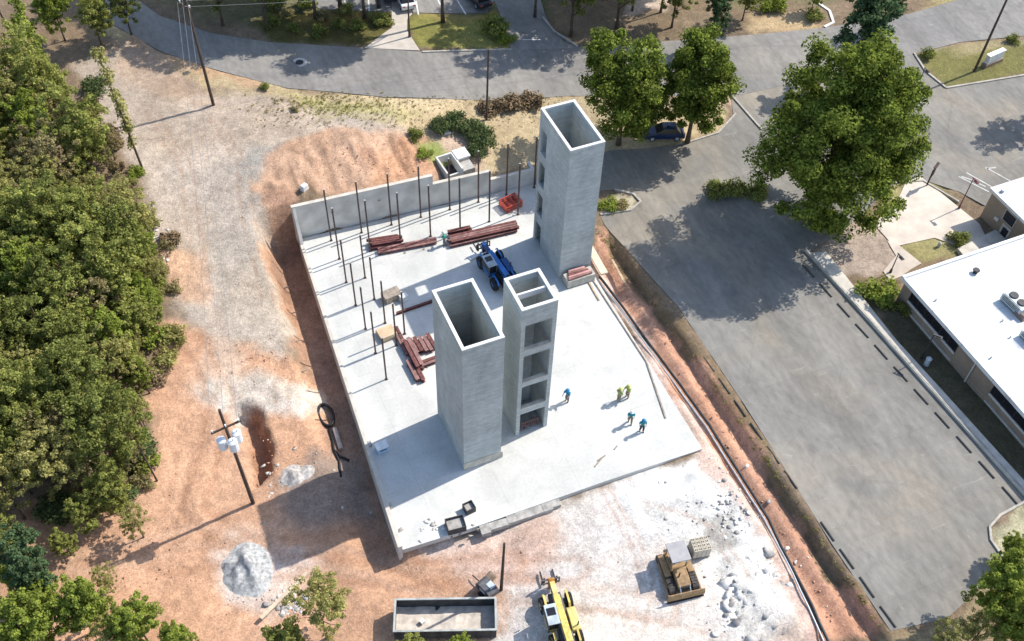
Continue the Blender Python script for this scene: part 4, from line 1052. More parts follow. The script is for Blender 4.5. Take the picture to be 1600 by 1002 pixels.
for k, (dx, dy) in enumerate(((-.62, .05), (.05, -.52), (.6, .1))):
    c = MB().rod((dx - .2, dy, 9.1), (dx - .2, dy, 10.15), .36, .36, 14).rod((dx - .2, dy, 10.15), (dx - .2, dy, 10.28), .37, .2, 14).build('transformer', mat('transformer_white', (.72,.74,.76), .35, var=.03), tB)
    MB().rod((dx - .1, dy - .05, 10.25), (dx - .1, dy - .05, 10.6), .05, .05, 8).build('bushing', M_INS, c)
MB().box((-.2, .1, 9.5), (1.4, .1, .12)).build('bracket', M_METAL, tB)
pT = at(334, 165)
tT = utility_pole('tall dark utility pole between the gravel slope and the upper road', tuple(pT), 13.4, (-.5, 0), .17, [(12.9, 2.4, 4), (11.9, 1.6, 2)], R(-60))
pM = at(760, 188)
utility_pole('bare wooden pole behind the round green shrubs by the road', tuple(pM), 9.0, (.15, 0), .13)
pR = at(1522, 112)
utility_pole('tall wooden utility pole on the grass island beside the white sign', tuple(pR), 13.5, (.2, 0), .16, [(12.9, 2.2, 3)], R(10))
pS = at(783, 922)
tS = utility_pole('short bare wooden pole standing beside the dumpster', tuple(pS), 7.6, (.1, 0), .14)
M_DIRTM = mat('spoil_clay', (.40,.25,.165), .95, var=.2, scale=1.5, bump=.4)
utility_pole('thin dark bare pole against the woods left of the clay ground', tuple(at(246, 752)), 5.0, (-.2, 0), .09, name='wooden_post', cat='post')
utility_pole('thin dark leaning trunk post at the upper left picture corner', tuple(at(46, 112)), 8.5, (-.6, 0), .14, name='dead_trunk', cat='dead tree')
utility_pole('thin pale dead trunk at the edge of the woods beside the gravel', tuple(at(190, 408)), 6.5, (-.3, .1), .08, name='dead_trunk', cat='dead tree')
utility_pole('pale bare trunk leaning at the middle of the woods edge', tuple(at(236, 690)), 6.0, (-.4, .1), .07, name='dead_trunk', cat='dead tree')
utility_pole('grey dead trunk deep among the upper left trees', tuple(at(112, 372)), 5.5, (-.2, .1), .08, name='dead_trunk', cat='dead tree')
def wire(a, b_, sag, label, r=.014):
    a = Vector(a); b_ = Vector(b_); P = []
    for k in range(25):
        t_ = k / 24; p = a.lerp(b_, t_); p.z -= sag * 4 * t_ * (1 - t_); P.append(p)
    return tag(MB().tube(P, r, 4).build('power_line', M_WIRE), label, 'wire', 'power lines')
topT = pT + Vector((-.5, 0, 13.2)); topB = pB + Vector((-.25, .1, 11.9)); 
for k, s in enumerate((-1, 0, 1)):
    wire(topT + Vector((s * .6, s * .9, 0)), topB + Vector((s * 1.0, 0, 0)), 2.2, ('left', 'middle', 'right')[k] + ' power line dropping over the gravel slope to the transformer pole')
farp = Vector((112, 86, 15)) 
for k, s in enumerate((-1.4, 0, 1.4)):
    wire(topT + Vector((.2, s * .8, .1 - .2 * k)), farp + Vector((0, s * 2.2, 0)), 3.0, ('nearest', 'middle', 'farthest')[k] + ' power line crossing above the upper road', .016)
wire(topT + Vector((0, 0, -1.2)), farp + Vector((0, 1.0, -2.5)), 3.4, 'low slack power line crossing above the upper road', .016)

# ------------------------------------------------------------------ signs, lamps, cars
M_BROWN = mat('brown_sign', (.045,.025,.02), .7)
kg = thing('kiosk_sign', 'dark brown sign on a post at the tip of the plaza', 'sign', tuple(at(1448, 290)), R(30))
MB().rod((0, 0, 0), (0, 0, 2.2), .08).build('post', M_BROWN, kg); MB().box((0, -.1, 2.1), (1.0, .08, 1.4)).build('panel', M_BROWN, kg, bevel=.03); MB().box((0, -.1, 2.85), (1.15, .3, .08)).build('cap', M_BROWN, kg)
sg = thing('monument_sign', 'white low monument sign on the grass island near the tall pole', 'sign', tuple(at(1549, 100)), R(8))
MB().box((0, 0, .25), (3.0, .7, .5)).build('base', M_BRICK, sg); MB().box((0, 0, 1.05), (2.6, .5, 1.1)).build('panel', mat('sign_white', (.7,.7,.68), .5), sg, bevel=.04); MB().box((0, 0, 1.64), (2.8, .62, .08)).build('cap', mat('sign_white', (.7,.7,.68), .5), sg)
def lamp(label, loc, H, dark=True, arm=.5, rz=0.0, mt=None):
    t = thing('lamp_post', label, 'lamp', loc, rz); mt = mt or M_DARK
    MB().rod((0, 0, 0), (0, 0, .5), .14, .1).build('base', mt, t); MB().rod((0, 0, .5), (0, 0, H), .06, .045).build('pole', mt, t)
    MB().box((0, -arm * .5, H + .04), (.12, arm + .2, .08)).build('arm', mt, t); MB().box((0, -arm, H - .05), (.34, .5, .1)).build('lamp_head', mt, t)
lamp('slim reddish brown post at the corner of the plaza lawn', tuple(at(1498, 326)), 4.2, mt=mat('maroon_paint', (.16,.05,.06), .6))
lamp('short dark lamp on the footpath below the plaza', tuple(at(1391, 426)), 2.6)
lamp('dark lamp standing in the planting bed beside the building', tuple(at(1440, 560)), 3.4, rz=R(40))
lamp('slim street lamp beside the kerb of the grass island', tuple(at(1434, 135)), 2.5)
bo = at(1466, 386); o = MB().rod((0, 0, 0), (0, 0, .55), .17, .15, 12).rod((0, 0, .55), (0, 0, .68), .19, .06, 12).build('bollard', M_TRIM, None, tuple(bo)); tag(o, 'pale bollard in the middle of the lawn above the white roof', 'bollard')
bo = at(1447, 570); o = MB().rod((0, 0, 0), (0, 0, .9), .25, .22, 12).rod((0, 0, .9), (0, 0, 1.05), .28, .1, 12).build('litter_bin', M_METAL, None, tuple(bo)); tag(o, 'grey litter bin in the shaded bed beside the building', 'bin')
def car(label, loc, rz, paint):
    t = thing('parked_car', label, 'car', loc, rz)
    body = [(-2.2, .35), (-2.2, .75), (-2.05, .88), (-1.5, .92), (1.0, .95), (1.7, .88), (2.15, .75), (2.25, .5), (2.2, .3), (-2.1, .28)]
    MB().side(body, -.88, .88).build('body', paint, t, bevel=.06)
    cab = MB(); 
    lo = [(-1.75, .93), (.95, .93)]; hi = [(-1.25, 1.42), (.25, 1.42)]
    V = [(-.8, -1.75, .93), (.8, -1.75, .93), (.8, .95, .95), (-.8, .95, .95), (-.62, -1.25, 1.42), (.62, -1.25, 1.42), (.62, .2, 1.42), (-.62, .2, 1.42)]
    cab.add(V, [(3, 2, 1, 0), (4, 5, 6, 7), (0, 1, 5, 4), (1, 2, 6, 5), (2, 3, 7, 6), (3, 0, 4, 7)]).build('windows', M_GLASS, t)
    MB().box((0, -.52, 1.44), (1.22, 1.5, .05)).build('roof', paint, t, bevel=.02)
    for x in (-.82, .82):
        for y in (-1.35, 1.35):
            wv = MB().rod((x - .11, y, .33), (x + .11, y, .33), .33, .33, 16).build('wheel', M_TUB, t); MB().rod((x - .115, y, .33), (x + .115, y, .33), .19, .19, 12).build('rim', M_METAL, wv)
    for x in (-.62, .62): MB().box((x, 2.19, .68), (.36, .1, .14)).build('headlight', M_INS, t)
    for x in (-.62, .62): MB().box((x, -2.19, .74), (.3, .06, .14)).build('tail_light', M_RED, t)
    return t
MW = mat('white_car_paint', (.72,.72,.72), .25, var=.02, spec=.5); MBL = mat('blue_car_paint', (.012,.028,.09), .25, var=.05, spec=.5)
def onroad(px, py): 
    p = at(px, py); return (p.x, p.y, p.z + .02)
car('white car parked at the top edge between painted lines', onroad(632, 3), R(-4), MW)
car('dark car in the next stall left of the white car', onroad(607, -10), R(-4), M_DARK)
car('dark car parked at the top edge right of the tall trunk', onroad(745, 2), R(8), M_DARK)
car('blue car parked in the shade under the two green trees', onroad(1036, 213), R(70), MBL)
# culvert box near the shrubs
cvp = at(712, 262)
cv = thing('drainage_box', 'open concrete drainage box with a white lid below the green shrubs', 'drainage box', (cvp.x, cvp.y, cvp.z + .15), R(4))
for (a, b_) in (((-1.6, -1.3, -1.4), (-1.42, 1.5, .7)), ((.1, -1.3, -1.4), (.28, 1.5, .7)), ((-1.42, 1.32, -1.4), (.1, 1.5, .7)), ((-1.42, -1.3, -1.4), (.1, -1.12, .25))): MB().span(a, b_).build('wall', M_CW, cv)
MB().span((-1.42, -1.12, -.75), (.1, 1.32, -.6)).build('floor', M_DARK, cv)  # dark floor material paints the shade inside the open box
MB().span((.29, .1, .6), (1.75, 1.6, .78)).build('lid', M_ROOF, cv); MB().span((.283, -1.3, -.8), (1.6, .09, .3)).build('side_chamber', M_CWD, cv); MB().span((.285, .1, -.8), (1.6, 1.5, .597)).build('lid_base', M_CWD, cv)
o = MB().box((0, 0, .15), (.7, .6, .3)).build('white_block', M_ROOF, None, tuple(at(698, 208))); tag(o, 'small white block on the dirt above the drainage box', 'block')
o = MB().box((0, 0, .35), (.8, .5, .7), tx=.8).build('white_bag', mat('white_plastic', (.78,.78,.76), .4), None, tuple(at(476, 297)), R(30), bevel=.08); tag(o, 'white bag on the clay bank near the corner of the back wall', 'bag')
# gravel heap and rubble heaps
def heap(name, px, py, rx, ry, hgt_, mt, label, seed, cat='heap', noise_s=1.2, amp=.35):
    p = at(px, py); n = 44; V = []; 
    for j in range(15):
        f = j / 14
        for i in range(n):
            a_ = 2 * math.pi * i / n
            rr = f * (1 + .16 * noise.noise(Vector((math.cos(a_) * 1.3, math.sin(a_) * 1.3, seed))))
            x, y = rx * rr * math.cos(a_), ry * rr * math.sin(a_)
            z = hgt_ * (1 - f) ** 1.15 * (1 + amp * noise.noise(Vector((x * noise_s, y * noise_s, seed)))) - .1 * f
            V.append((x, y, z + (h1(p.x + x, p.y + y) - p.z)))
    F_ = [(j * n + i, (j + 1) * n + i, (j + 1) * n + (i + 1) % n, j * n + (i + 1) % n) for j in range(14) for i in range(n)]
    o = MB().add(V, F_).build(name, mt, None, tuple(p), smooth=False)
    return tag(o, label, cat)
heap('gravel_heap', 386, 890, 2.3, 2.6, 1.3, mat('white_gravel', (.38,.38,.37), .95, var=.3, scale=3, bump=.6, bscale=14), 'heap of white gravel on the clay ground', 3, amp=.7, noise_s=1.0)
heap('rubble_heap', 465, 745, 1.9, 1.3, .6, mat('grey_gravel', (.40,.37,.34), .95, var=.3, scale=3, bump=.6, bscale=8), 'low grey rubble heap in the shadow of the blank shaft', 9, amp=.7)
heap('lime_heap', 1085, 745, 1.9, 1.5, .45, mat('lime', (.63,.61,.56), .95, var=.1, scale=2, bump=.4), 'low white lime heap near the front right corner of the slab', 14)
heap('spoil_heap', 1180, 935, 2.2, 2.6, .55, mat('pale_spoil', (.56,.53,.48), .95, var=.2, scale=2, bump=.5, bscale=6), 'rubbly pale spoil heap at the right side of the lime yard', 21, amp=.8, noise_s=1.8)
def scatter(name, n, cx, cy, sx, sy, label, s0, s1, dz=0.0, mts=None):
    pts = []
    for k in range(n):
        p = at(random.gauss(cx, sx), random.gauss(cy, sy)); pts.append((p.x, p.y, p.z + dz))
    rocks(name, pts, label, s0, s1, mts=mts)
scatter('rubble', 260, 1175, 935, 24, 30, 'broken concrete strewn over the right side of the lime yard', .15, .95, .05)
scatter('rubble', 500, 1190, 945, 34, 30, 'fine rubble over the right side of the lime yard', .06, .26, .04)
scatter('broken_slabs', 110, 1178, 945, 20, 26, 'flat fragments of broken slab in the rubble at the right', .7, 1.6, .03)
scatter('rubble', 60, 1140, 800, 26, 20, 'pale lumps beside the white lime heap', .1, .5, .05)
scatter('stones', 40, 455, 628, 22, 12, 'stones scattered round the gravel patch', .1, .35, mts=GRITS)
scatter('stones', 110, 468, 765, 36, 22, 'grey rubble in the shadow of the blank shaft', .12, .5, mts=GRITS)
scatter('stones', 50, 500, 690, 18, 50, 'stones along the lip of the trench', .08, .28, mts=CLODS)
scatter('stones', 70, 1120, 780, 45, 40, 'stones in the lime yard', .12, .5)
scatter('stones', 30, 560, 260, 70, 28, 'clods on the clay bank', .08, .3, mts=CLODS)
scatter('stones', 40, 235, 385, 14, 18, 'pale stones at the edge of the woods', .2, .7)
pts = []
for k in range(50):
    t_ = random.random(); p = at(1000 + 330 * t_ + random.gauss(0, 5), 452 + 548 * t_ + random.gauss(0, 5)); pts.append((p.x - .4, p.y, h1(p.x - .4, p.y)))
rocks('stones', pts, 'red clods along the trench spoil', .08, .28, mts=CLODS)
scatter('stones', 50, 430, 690, 14, 30, 'reddish clods of spoil beside the pit by the transformer pole', .06, .25, mts=CLODS)
scatter('stones', 110, 395, 905, 26, 22, 'loose gravel spilled round the white gravel heap', .05, .22, mts=GRITS)
scatter('clods', 260, 250, 870, 110, 70, 'small clods over the churned clay', .05, .17, mts=CLODS)
scatter('clods', 200, 430, 560, 50, 50, 'small clods on the clay between the gravel slope and the trench', .05, .16, mts=CLODS)
scatter('clods', 160, 560, 255, 60, 26, 'small clods on the clay bank behind the wall', .05, .2, mts=CLODS)
scatter('gravel', 420, 350, 360, 55, 100, 'loose gravel on the grey slope', .04, .13, mts=GRITS)
scatter('stones', 36, 450, 945, 14, 10, 'white lumps beside the pale timber', .25, .8)
scatter('stones', 50, 700, 880, 130, 25, 'small stones along the haul track', .06, .18, mts=CLODS)
# ------------------------------------------------------------------ vegetation
M_BARK = mat('bark', (.10,.075,.055), .95, var=.25, scale=3)
M_BARKL = mat('pale_bark', (.24,.20,.16), .95, var=.25, scale=3)
LEAF = {
 'dark': leaf_mat('dark_leaves', (.095,.125,.032), (.35,.365,.105), .44),
 'mid': leaf_mat('green_leaves', (.16,.195,.045), (.45,.45,.135), .46),
 'bright': leaf_mat('bright_leaves', (.14,.19,.03), (.36,.41,.085), .4),
 'yellow': leaf_mat('yellowing_leaves', (.20,.205,.065), (.48,.44,.16), .4),
 'olive': leaf_mat('olive_leaves', (.19,.16,.075), (.42,.36,.17), .36),
 'shrub': leaf_mat('shrub_leaves', (.055,.085,.03), (.15,.185,.075), .25),
 'pine': leaf_mat('pine_needles', (.045,.08,.04), (.13,.19,.08), .25),
 'dry': leaf_mat('dry_twigs', (.16,.11,.065), (.30,.22,.13), .15),
 'straw': leaf_mat('straw_blades', (.30,.24,.14), (.45,.37,.22), .3),
 'maple': leaf_mat('maple_leaves', (.045,.075,.014), (.31,.37,.07), .45)}
def leaves(cent, rad, per, size, seed, squash=.75, up=.6):
    """many small leaf faces spread through clumps"""
    r = np.random.default_rng(seed)
    n = len(cent); c = np.repeat(np.array(cent), per, 0); rr = np.repeat(np.array(rad), per)
    v = r.normal(size=(n * per, 3)); v /= np.linalg.norm(v, axis=1)[:, None]
    q = r.random(n * per) ** (1 / 2.2)
    off = v * (rr * q)[:, None]; off[:, 2] *= squash
    P = c + off
    nrm = v * .7 + r.normal(size=v.shape) * .55; nrm[:, 2] += up; nrm /= np.linalg.norm(nrm, axis=1)[:, None]
    t = np.cross(nrm, r.normal(size=v.shape)); t /= np.linalg.norm(t, axis=1)[:, None] + 1e-9
    b = np.cross(nrm, t)
    s = size * r.uniform(.55, 1.25, n * per)
    a = t * s[:, None]; bb = b * (s * r.uniform(.5, .8, n * per))[:, None]
    fold = nrm * (s * .18)[:, None]
    V = np.stack([P - a, P - bb * .9 + fold, P + a, P + bb * .9 + fold], 1).reshape(-1, 3)
    F_ = np.arange(len(V)).reshape(-1, 4)
    return V, F_
def make_tree(H, rx, base, key, seed, nclump=70, per=80, lsize=.26, clump=.2, trunk_r=None, lobes=5, droop=0.0, bark=None, hollow=.35, top=1.0):
    """tapered trunk with limbs, crown of leaf clumps hung on the limb ends; returns trunk and crown meshes"""
    rd = random.Random(seed); tr = trunk_r or H * .02
    cz = base + (H - base) * .52; rz = (H - base) * .52
    lob = [(rd.uniform(-.5, .5) * rx, rd.uniform(-.5, .5) * rx, rd.uniform(-.35, .5) * rz, rd.uniform(.45, .75)) for _ in range(lobes)]
    cents = []; rads = []
    while len(cents) < nclump:
        u = Vector((rd.gauss(0, 1), rd.gauss(0, 1), rd.gauss(0, 1))).normalized()
        q = hollow + (1 - hollow) * rd.random() ** .5
        l = rd.choice(lob + [(0, 0, 0, .9)])
        p = Vector((l[0] + u.x * rx * l[3] * q, l[1] + u.y * rx * l[3] * q, l[2] + u.z * rz * l[3] * q))
        k = (p.x / rx) ** 2 + (p.y / rx) ** 2 + (p.z / rz) ** 2
        if k > 1.12 or p.z + cz < base * .8: continue
        if top < 1 and p.z > 0 and math.hypot(p.x, p.y) > rx * (1 - (1 - top) * p.z / rz): continue
        cents.append((p.x, p.y, p.z + cz)); rads.append(rx * clump * rd.uniform(.65, 1.35))
    V, F_ = leaves(cents, rads, per, lsize, seed)
    crown = mesh_np('crown', V, F_, LEAF[key])
    mb = MB(); pts = []; bend = Vector((rd.uniform(-.04, .04), rd.uniform(-.04, .04)))
    for k in range(8):
        f = k / 7; pts.append((bend.x * H * f * f, bend.y * H * f * f, -.3 + (H * .85 + .3) * f))
    mb.tube(pts, [tr * (1 - .85 * k / 7) * (1.35 if k == 0 else 1) for k in range(8)], 8)
    for c in rd.sample(cents, min(16, len(cents))):
        z = max(base * .55, c[2] * rd.uniform(.45, .75)); f = (z + .3) / (H * .85 + .3)
        s_ = Vector((bend.x * H * f * f, bend.y * H * f * f, z)); e = Vector(c); m_ = s_.lerp(e, .5) + Vector((0, 0, -.06 * (e - s_).length))
        r0 = max(.02, tr * (1 - .85 * f) * .55); mb.tube([s_, m_, e], [r0, r0 * .6, r0 * .25], 6)
    t_ = mb.build('trunk', bark or M_BARK, smooth=True)
    me = t_.data; bpy.data.objects.remove(t_)
    return me, crown
NT = [0]
def plant(meshes, name, label, cat, loc, rz=0.0, s=1.0, group=None, sz=None):
    t = thing(name, label, cat, loc, rz, group); t.scale = (s, s, sz or s)
    mesh_obj('trunk', meshes[0], t); mesh_obj('crown', meshes[1], t)
    return t
def crown_at(px, py, hc):
    """foot of a tree whose crown middle, hc above the ground, stands here in the photograph"""
    z = 0
    for _ in range(14):
        p = on_plane(px, py, z + hc); z = .5 * z + .5 * h1(p.x, p.y)
    p = on_plane(px, py, z + hc); return (p.x, p.y, z - .05)
# the trees by the parking lot
big = make_tree(18.6, 7.5, .8, 'maple', 5, 380, 270, .165, .15, .42, 8, hollow=.5)
plant(big, 'broadleaf_tree', 'largest dark green tree, spreading over the parking lot by the plaza', 'tree', (60.3, 57.4, .45), 0, 1.06)
tA = make_tree(13.6, 5.2, 1.6, 'maple', 21, 190, 220, .165, .175, .26, 6, hollow=.45)
plant(tA, 'broadleaf_tree', 'round green tree right behind the rear concrete shaft', 'tree', tuple(at(966, 226)))
tC = make_tree(12.8, 4.8, .7, 'maple', 33, 180, 220, .16, .185, .26, 6, hollow=.45)
plant(tC, 'broadleaf_tree', 'lighter green tree in the middle between the road and the driveway', 'tree', tuple(at(1074, 222)))
pine = make_tree(15, 3.6, 4, 'pine', 41, 90, 90, .24, .22, .25, 5, hollow=.3)
plant(pine, 'pine_tree', 'blue green pine at the road corner behind the largest tree', 'tree', crown_at(1352, 42, 8), 0, .9)
# the woods on the left
PROT = {}
for i, (k, H, rx, nm, lb) in enumerate([('dark', 11, 3.5, 'broadleaf_tree', 'dark green broadleaf tree'), ('mid', 10, 3.3, 'broadleaf_tree', 'mid green broadleaf tree'), ('bright', 9, 3.0, 'broadleaf_tree', 'bright green leafy tree'),
                                        ('yellow', 9, 2.9, 'broadleaf_tree', 'yellowing thin crowned tree'), ('olive', 8.5, 2.9, 'broadleaf_tree', 'olive brown autumn tree'), ('dark', 13, 3.9, 'broadleaf_tree', 'tall dark green tree'), ('mid', 7.5, 2.5, 'sapling', 'small mid green sapling'), ('pine', 12, 2.6, 'pine_tree', 'blue green pine')]):
    thin = k in ('yellow', 'olive')
    PROT[(k, i)] = (make_tree(H * 1.08, rx * .9, H * .14, k, 100 + i, 120 if thin else 190, 55 if thin else 80, .11 if thin else .125, .125 if thin else .135, H * .014, 7, hollow=.25), nm, lb, H)
PK = list(PROT)
FOREST = np.array([(-140,75),(30,90),(85,150),(135,225),(165,300),(215,350),(220,470),(180,560),(190,680),(95,740),(-20,790),(-140,820)], float)
def zone(py): return 'beside the upper gravel slope' if py < 300 else ('left of the gravel slope' if py < 520 else 'left of the clay ground')
sites = []
rd = random.Random(12)
tries = 0
while len(sites) < 115 and tries < 6000:
    tries += 1
    p = (rd.uniform(-130, 225), rd.uniform(60, 800))
    a = np.array([p[0]]), np.array([p[1]])
    if sdf(FOREST, *a)[0] > -2: continue
    if all((p[0] - q[0]) ** 2 + ((p[1] - q[1])) ** 2 > 33 ** 2 for q in sites): sites.append(p)
for (px, py) in sites:
    edge = -sdf(FOREST, np.array([px]), np.array([py]))[0]
    if py < 330: wts = [.3, 1.8, 1, 6, 4, .1, 1.2, 0]
    elif edge < 34: wts = [.5, 3, 1.5, 3, 1.5, .1, 2.5, 0]
    elif py < 450: wts = [2, 3.4, .8, 1.5, 1.5, .8, .6, 0]
    else: wts = [3.4, 3.4, .6, 1.1, .8, 2, .6, 0]
    key = rd.choices(PK, wts)[0]; mm_, nm, lb, H = PROT[key]
    s = rd.uniform(.62, 1.1)
    plant(mm_, nm, f'{lb} in the woods {zone(py)}', 'tree', crown_at(px, py, H * .56 * s), rd.uniform(0, 6.28), s, f'{lb}s in the woods {zone(py)}')
def single(key, px, py, s, label, hc=None, name=None):
    mm_, nm, lb, H = PROT[key]
    plant(mm_, name or nm, label, 'tree', crown_at(px, py, (hc or H * .56) * s), rd.uniform(0, 6.28), s)
D, MI, BR, YE, OL, TD, SA, PI = PK
single(BR, 84, 14, .8, 'bright green tree at the top left, nearest the picture corner')
single(MI, 142, 20, .75, 'mid green tree at the top left beside the road bend')
single(BR, 40, 50, .55, 'small bright green tree at the top left under the leaning trunk')
single(D, 190, 2, .7, 'dark green tree at the top left, half over the road bend')
single(PI, 45, 885, .85, 'blue green pine at the lower left picture edge')
single(BR, 120, 950, .85, 'bright green tree in the lower left corner group, second from the left')
single(BR, 30, 985, .95, 'bright green tree filling the lower left picture corner')
single(BR, 215, 975, .75, 'bright green tree at the right of the lower left corner group')
single(YE, 165, 905, .4, 'small thin yellow green tree above the lower left corner group')
single(YE, 500, 955, .95, 'yellow green feathery tree left of the dumpster')
single(SA, 445, 1005, .7, 'small green sapling at the bottom edge left of the yellow green tree')
single(SA, 640, 1022, .6, 'low green sapling under the left end of the dumpster')
single(BR, 720, 1016, .45, 'low bright green growth under the right end of the dumpster')
single(SA, 130, 805, .6, 'small sapling on the clay at the foot of the woods')
single(MI, 175, 765, .6, 'mid green young tree standing out from the woods onto the clay')
single(YE, 212, 815, .5, 'thin yellowish sapling beside the transformer pole shadow')
single(SA, 100, 850, .45, 'smallest sapling beside the clay track at lower left')
single(BR, 70, 930, .6, 'bright green tree low in the lower left corner, beside the pine')
single(BR, 280, 1008, .55, 'bright green tree at the bottom edge, rightmost of the lower left group')
single(YE, 170, 1000, .6, 'yellow green tree at the bottom edge inside the lower left group')
single(MI, 12, 845, .5, 'mid green sapling at the left picture edge above the blue green pine')
single(BR, 30, 912, .5, 'small bright tree in front of the blue green pine at lower left')
single(BR, 1560, 930, .95, 'large yellow green tree in the lower right corner')
single(BR, 1612, 985, .95, 'bright green tree in the lower right corner, nearest the right edge')
single(YE, 1480, 1000, .55, 'small yellow green tree below the end of the parking lot')
single(BR, 1585, 855, .42, 'low bright green tree on the small kerbed island')
single(YE, 1530, 990, .6, 'yellowish thin tree in the lower right corner group')
for i in range(26):
    t_ = rd.random(); edge = [(120,190),(165,240),(205,320),(225,400),(235,470),(215,540),(212,620),(215,690),(160,750)]
    f = t_ * (len(edge) - 1); k = int(min(f, len(edge) - 2)); f -= k
    px = edge[k][0] + (edge[k + 1][0] - edge[k][0]) * f + rd.gauss(0, 10); py = edge[k][1] + (edge[k + 1][1] - edge[k][1]) * f + rd.gauss(0, 10)
    key = rd.choice([YE, OL, SA, BR, YE]); mm_, nm, lb, H = PROT[key]; s = rd.uniform(.35, .6)
    plant(mm_, 'sapling', f'{lb.replace("tree", "sapling").replace("small ", "").replace("sapling sapling", "sapling")} at the ragged edge of the woods {zone(py)}', 'tree', crown_at(px, py, H * .56 * s), rd.uniform(0, 6.28), s, f'{lb.replace("tree", "sapling")}s at the edge of the woods {zone(py)}')
# trunk wrapped in vine, leaning up the left
vt = thing('vine_tree', 'slender tall trunk wrapped in green vine beside the gravel slope', 'tree', tuple(at(222, 262)), 0)
pts = [(-.05 * k, .02 * k, 1.15 * k) for k in range(13)]
MB().tube(pts, [.13 * (1 - .05 * k) for k in range(13)], 8).build('trunk', M_BARK, vt)
V, F_ = leaves([(p[0] + random.uniform(-.15, .3), p[1] + random.uniform(-.3, .3), p[2] + random.uniform(-.4, .4)) for p in pts[3:] for _ in range(3)], [.6] * 30, 40, .17, 8)
mesh_obj('vine', mesh_np('vine', V, F_, LEAF['yellow']), vt)
vt2 = thing('vine_tree', 'shorter vine covered trunk at the upper left before the road', 'tree', tuple(at(80, 130)), 0)
pts = [(-.05 * k, .02 * k, 1.0 * k) for k in range(11)]
MB().tube(pts, [.13 * (1 - .05 * k) for k in range(11)], 8).build('trunk', M_BARK, vt2)
V, F_ = leaves([(p[0] + random.uniform(-.2, .3), p[1] + random.uniform(-.3, .3), p[2] + random.uniform(-.4, .4)) for p in pts[2:] for _ in range(3)], [.65] * 27, 40, .18, 9)
mesh_obj('vine', mesh_np('vine', V, F_, LEAF['bright']), vt2)
# shrubs
def shrub_mesh(r, h, key, seed, n=16, per=70, ls=.13):
    rr = random.Random(seed); c = [];
    for _ in range(n):
        a = rr.uniform(0, 6.28); q = r * .72 * math.sqrt(rr.random()); c.append((q * math.cos(a), q * math.sin(a), h * rr.uniform(.25, .8) * (1 - .45 * (q / r) ** 2)))
    V, F_ = leaves(c, [r * .42] * n, per, ls, seed)
    mb = MB()
    for k in range(6): mb.tube([(0, 0, -.1), tuple(.5 * v for v in c[k]), c[k]], [.05, .035, .015], 5)
    t_ = mb.build('stems', M_BARK); me = t_.data; bpy.data.objects.remove(t_)
    return me, mesh_np('foliage', V, F_, LEAF[key])
def shrub(msh, label, loc, s=1.0, group=None, name='shrub', cat='shrub', sz=None):
    t = thing(name, label, cat, loc, random.uniform(0, 6.28), group); t.scale = (s, s, sz or s)
    mesh_obj('stems', msh[0], t); mesh_obj('foliage', msh[1], t); return t
SH = shrub_mesh(1.6, 2.0, 'shrub', 3, 20, 90); SD = shrub_mesh(1.4, 1.5, 'dark', 4); SB = shrub_mesh(1.3, 1.4, 'bright', 5); SO = shrub_mesh(1.3, 1.2, 'olive', 6); SY = shrub_mesh(1.3, 1.3, 'yellow', 7); SX = shrub_mesh(1.4, 1.2, 'dry', 8, 18, 60, .16)
for (px, py, s, lb) in ((688, 196, .8, 'round green shrub at the left end of the clump above the drainage box'), (712, 191, .95, 'tall green shrub in the middle of the clump above the drainage box'), (738, 203, .95, 'green shrub in the clump beside the bare wooden pole'), (756, 218, 1.0, 'green shrub at the right end of the clump by the drainage box'), (745, 235, .75, 'shaded green shrub nearest the back wall')):
    shrub(SH, lb, tuple(at(px, py + 8)), s)
shrub(SD, 'small dark shrub left of the green clump above the bank', tuple(at(650, 216)), .75)
shrub(SB, 'low bright green bush on the lip of the clay bank', tuple(at(664, 242)), .75, sz=.4)
shrub(SX, 'brown brush pile beside the bare wooden pole', tuple(at(765, 172)), 1.0, name='brush_pile', cat='brush')
shrub(SX, 'brown brush pile in the middle of the dry bank by the road', tuple(at(795, 168)), 1.15, name='brush_pile', cat='brush')
shrub(SX, 'brown brush pile nearest the rear shaft top', tuple(at(832, 162)), 1.1, name='brush_pile', cat='brush')
shrub(SD, 'tiny dark shrub on the road verge at left', tuple(at(414, 138)), .5)
shrub(SO, 'tiny brownish shrub below the road verge at left', tuple(at(462, 172)), .4)
shrub(SB, 'low green bush in the kerbed planting beside the rear shaft', tuple(at(948, 324)), .95, sz=.7)
shrub(SO, 'dry grassy clump in the kerbed planting beside the rear shaft', tuple(at(968, 322)), .8, sz=.5)
shrub(SB, 'bright green hedge bush at the corner of the white roofed building', tuple(at(1368, 462)), 1.6, sz=1.3)
shrub(SD, 'small shaded bush against the wall of the white roofed building', tuple(at(1408, 486)), .8)
shrub(SD, 'dark bush on the grass island near the kerb point', tuple(at(1450, 88)), .8)
shrub(SD, 'small dark bush at the right end of the grass island', tuple(at(1582, 66)), .7)
shrub(SD, 'dark low bush under the left side of the largest tree', tuple(at(1118, 303)), 1.2)
shrub(SD, 'dark low bush beside the bed where the largest tree shades the lot', tuple(at(1150, 300)), 1.1)
shrub(SD, 'dark low bush in deep shade nearest the largest trunk', tuple(at(1180, 306)), 1.2)
shrub(SD, 'dark green hedge patch between the platform and the white roof', tuple(at(1494, 378)), .9)
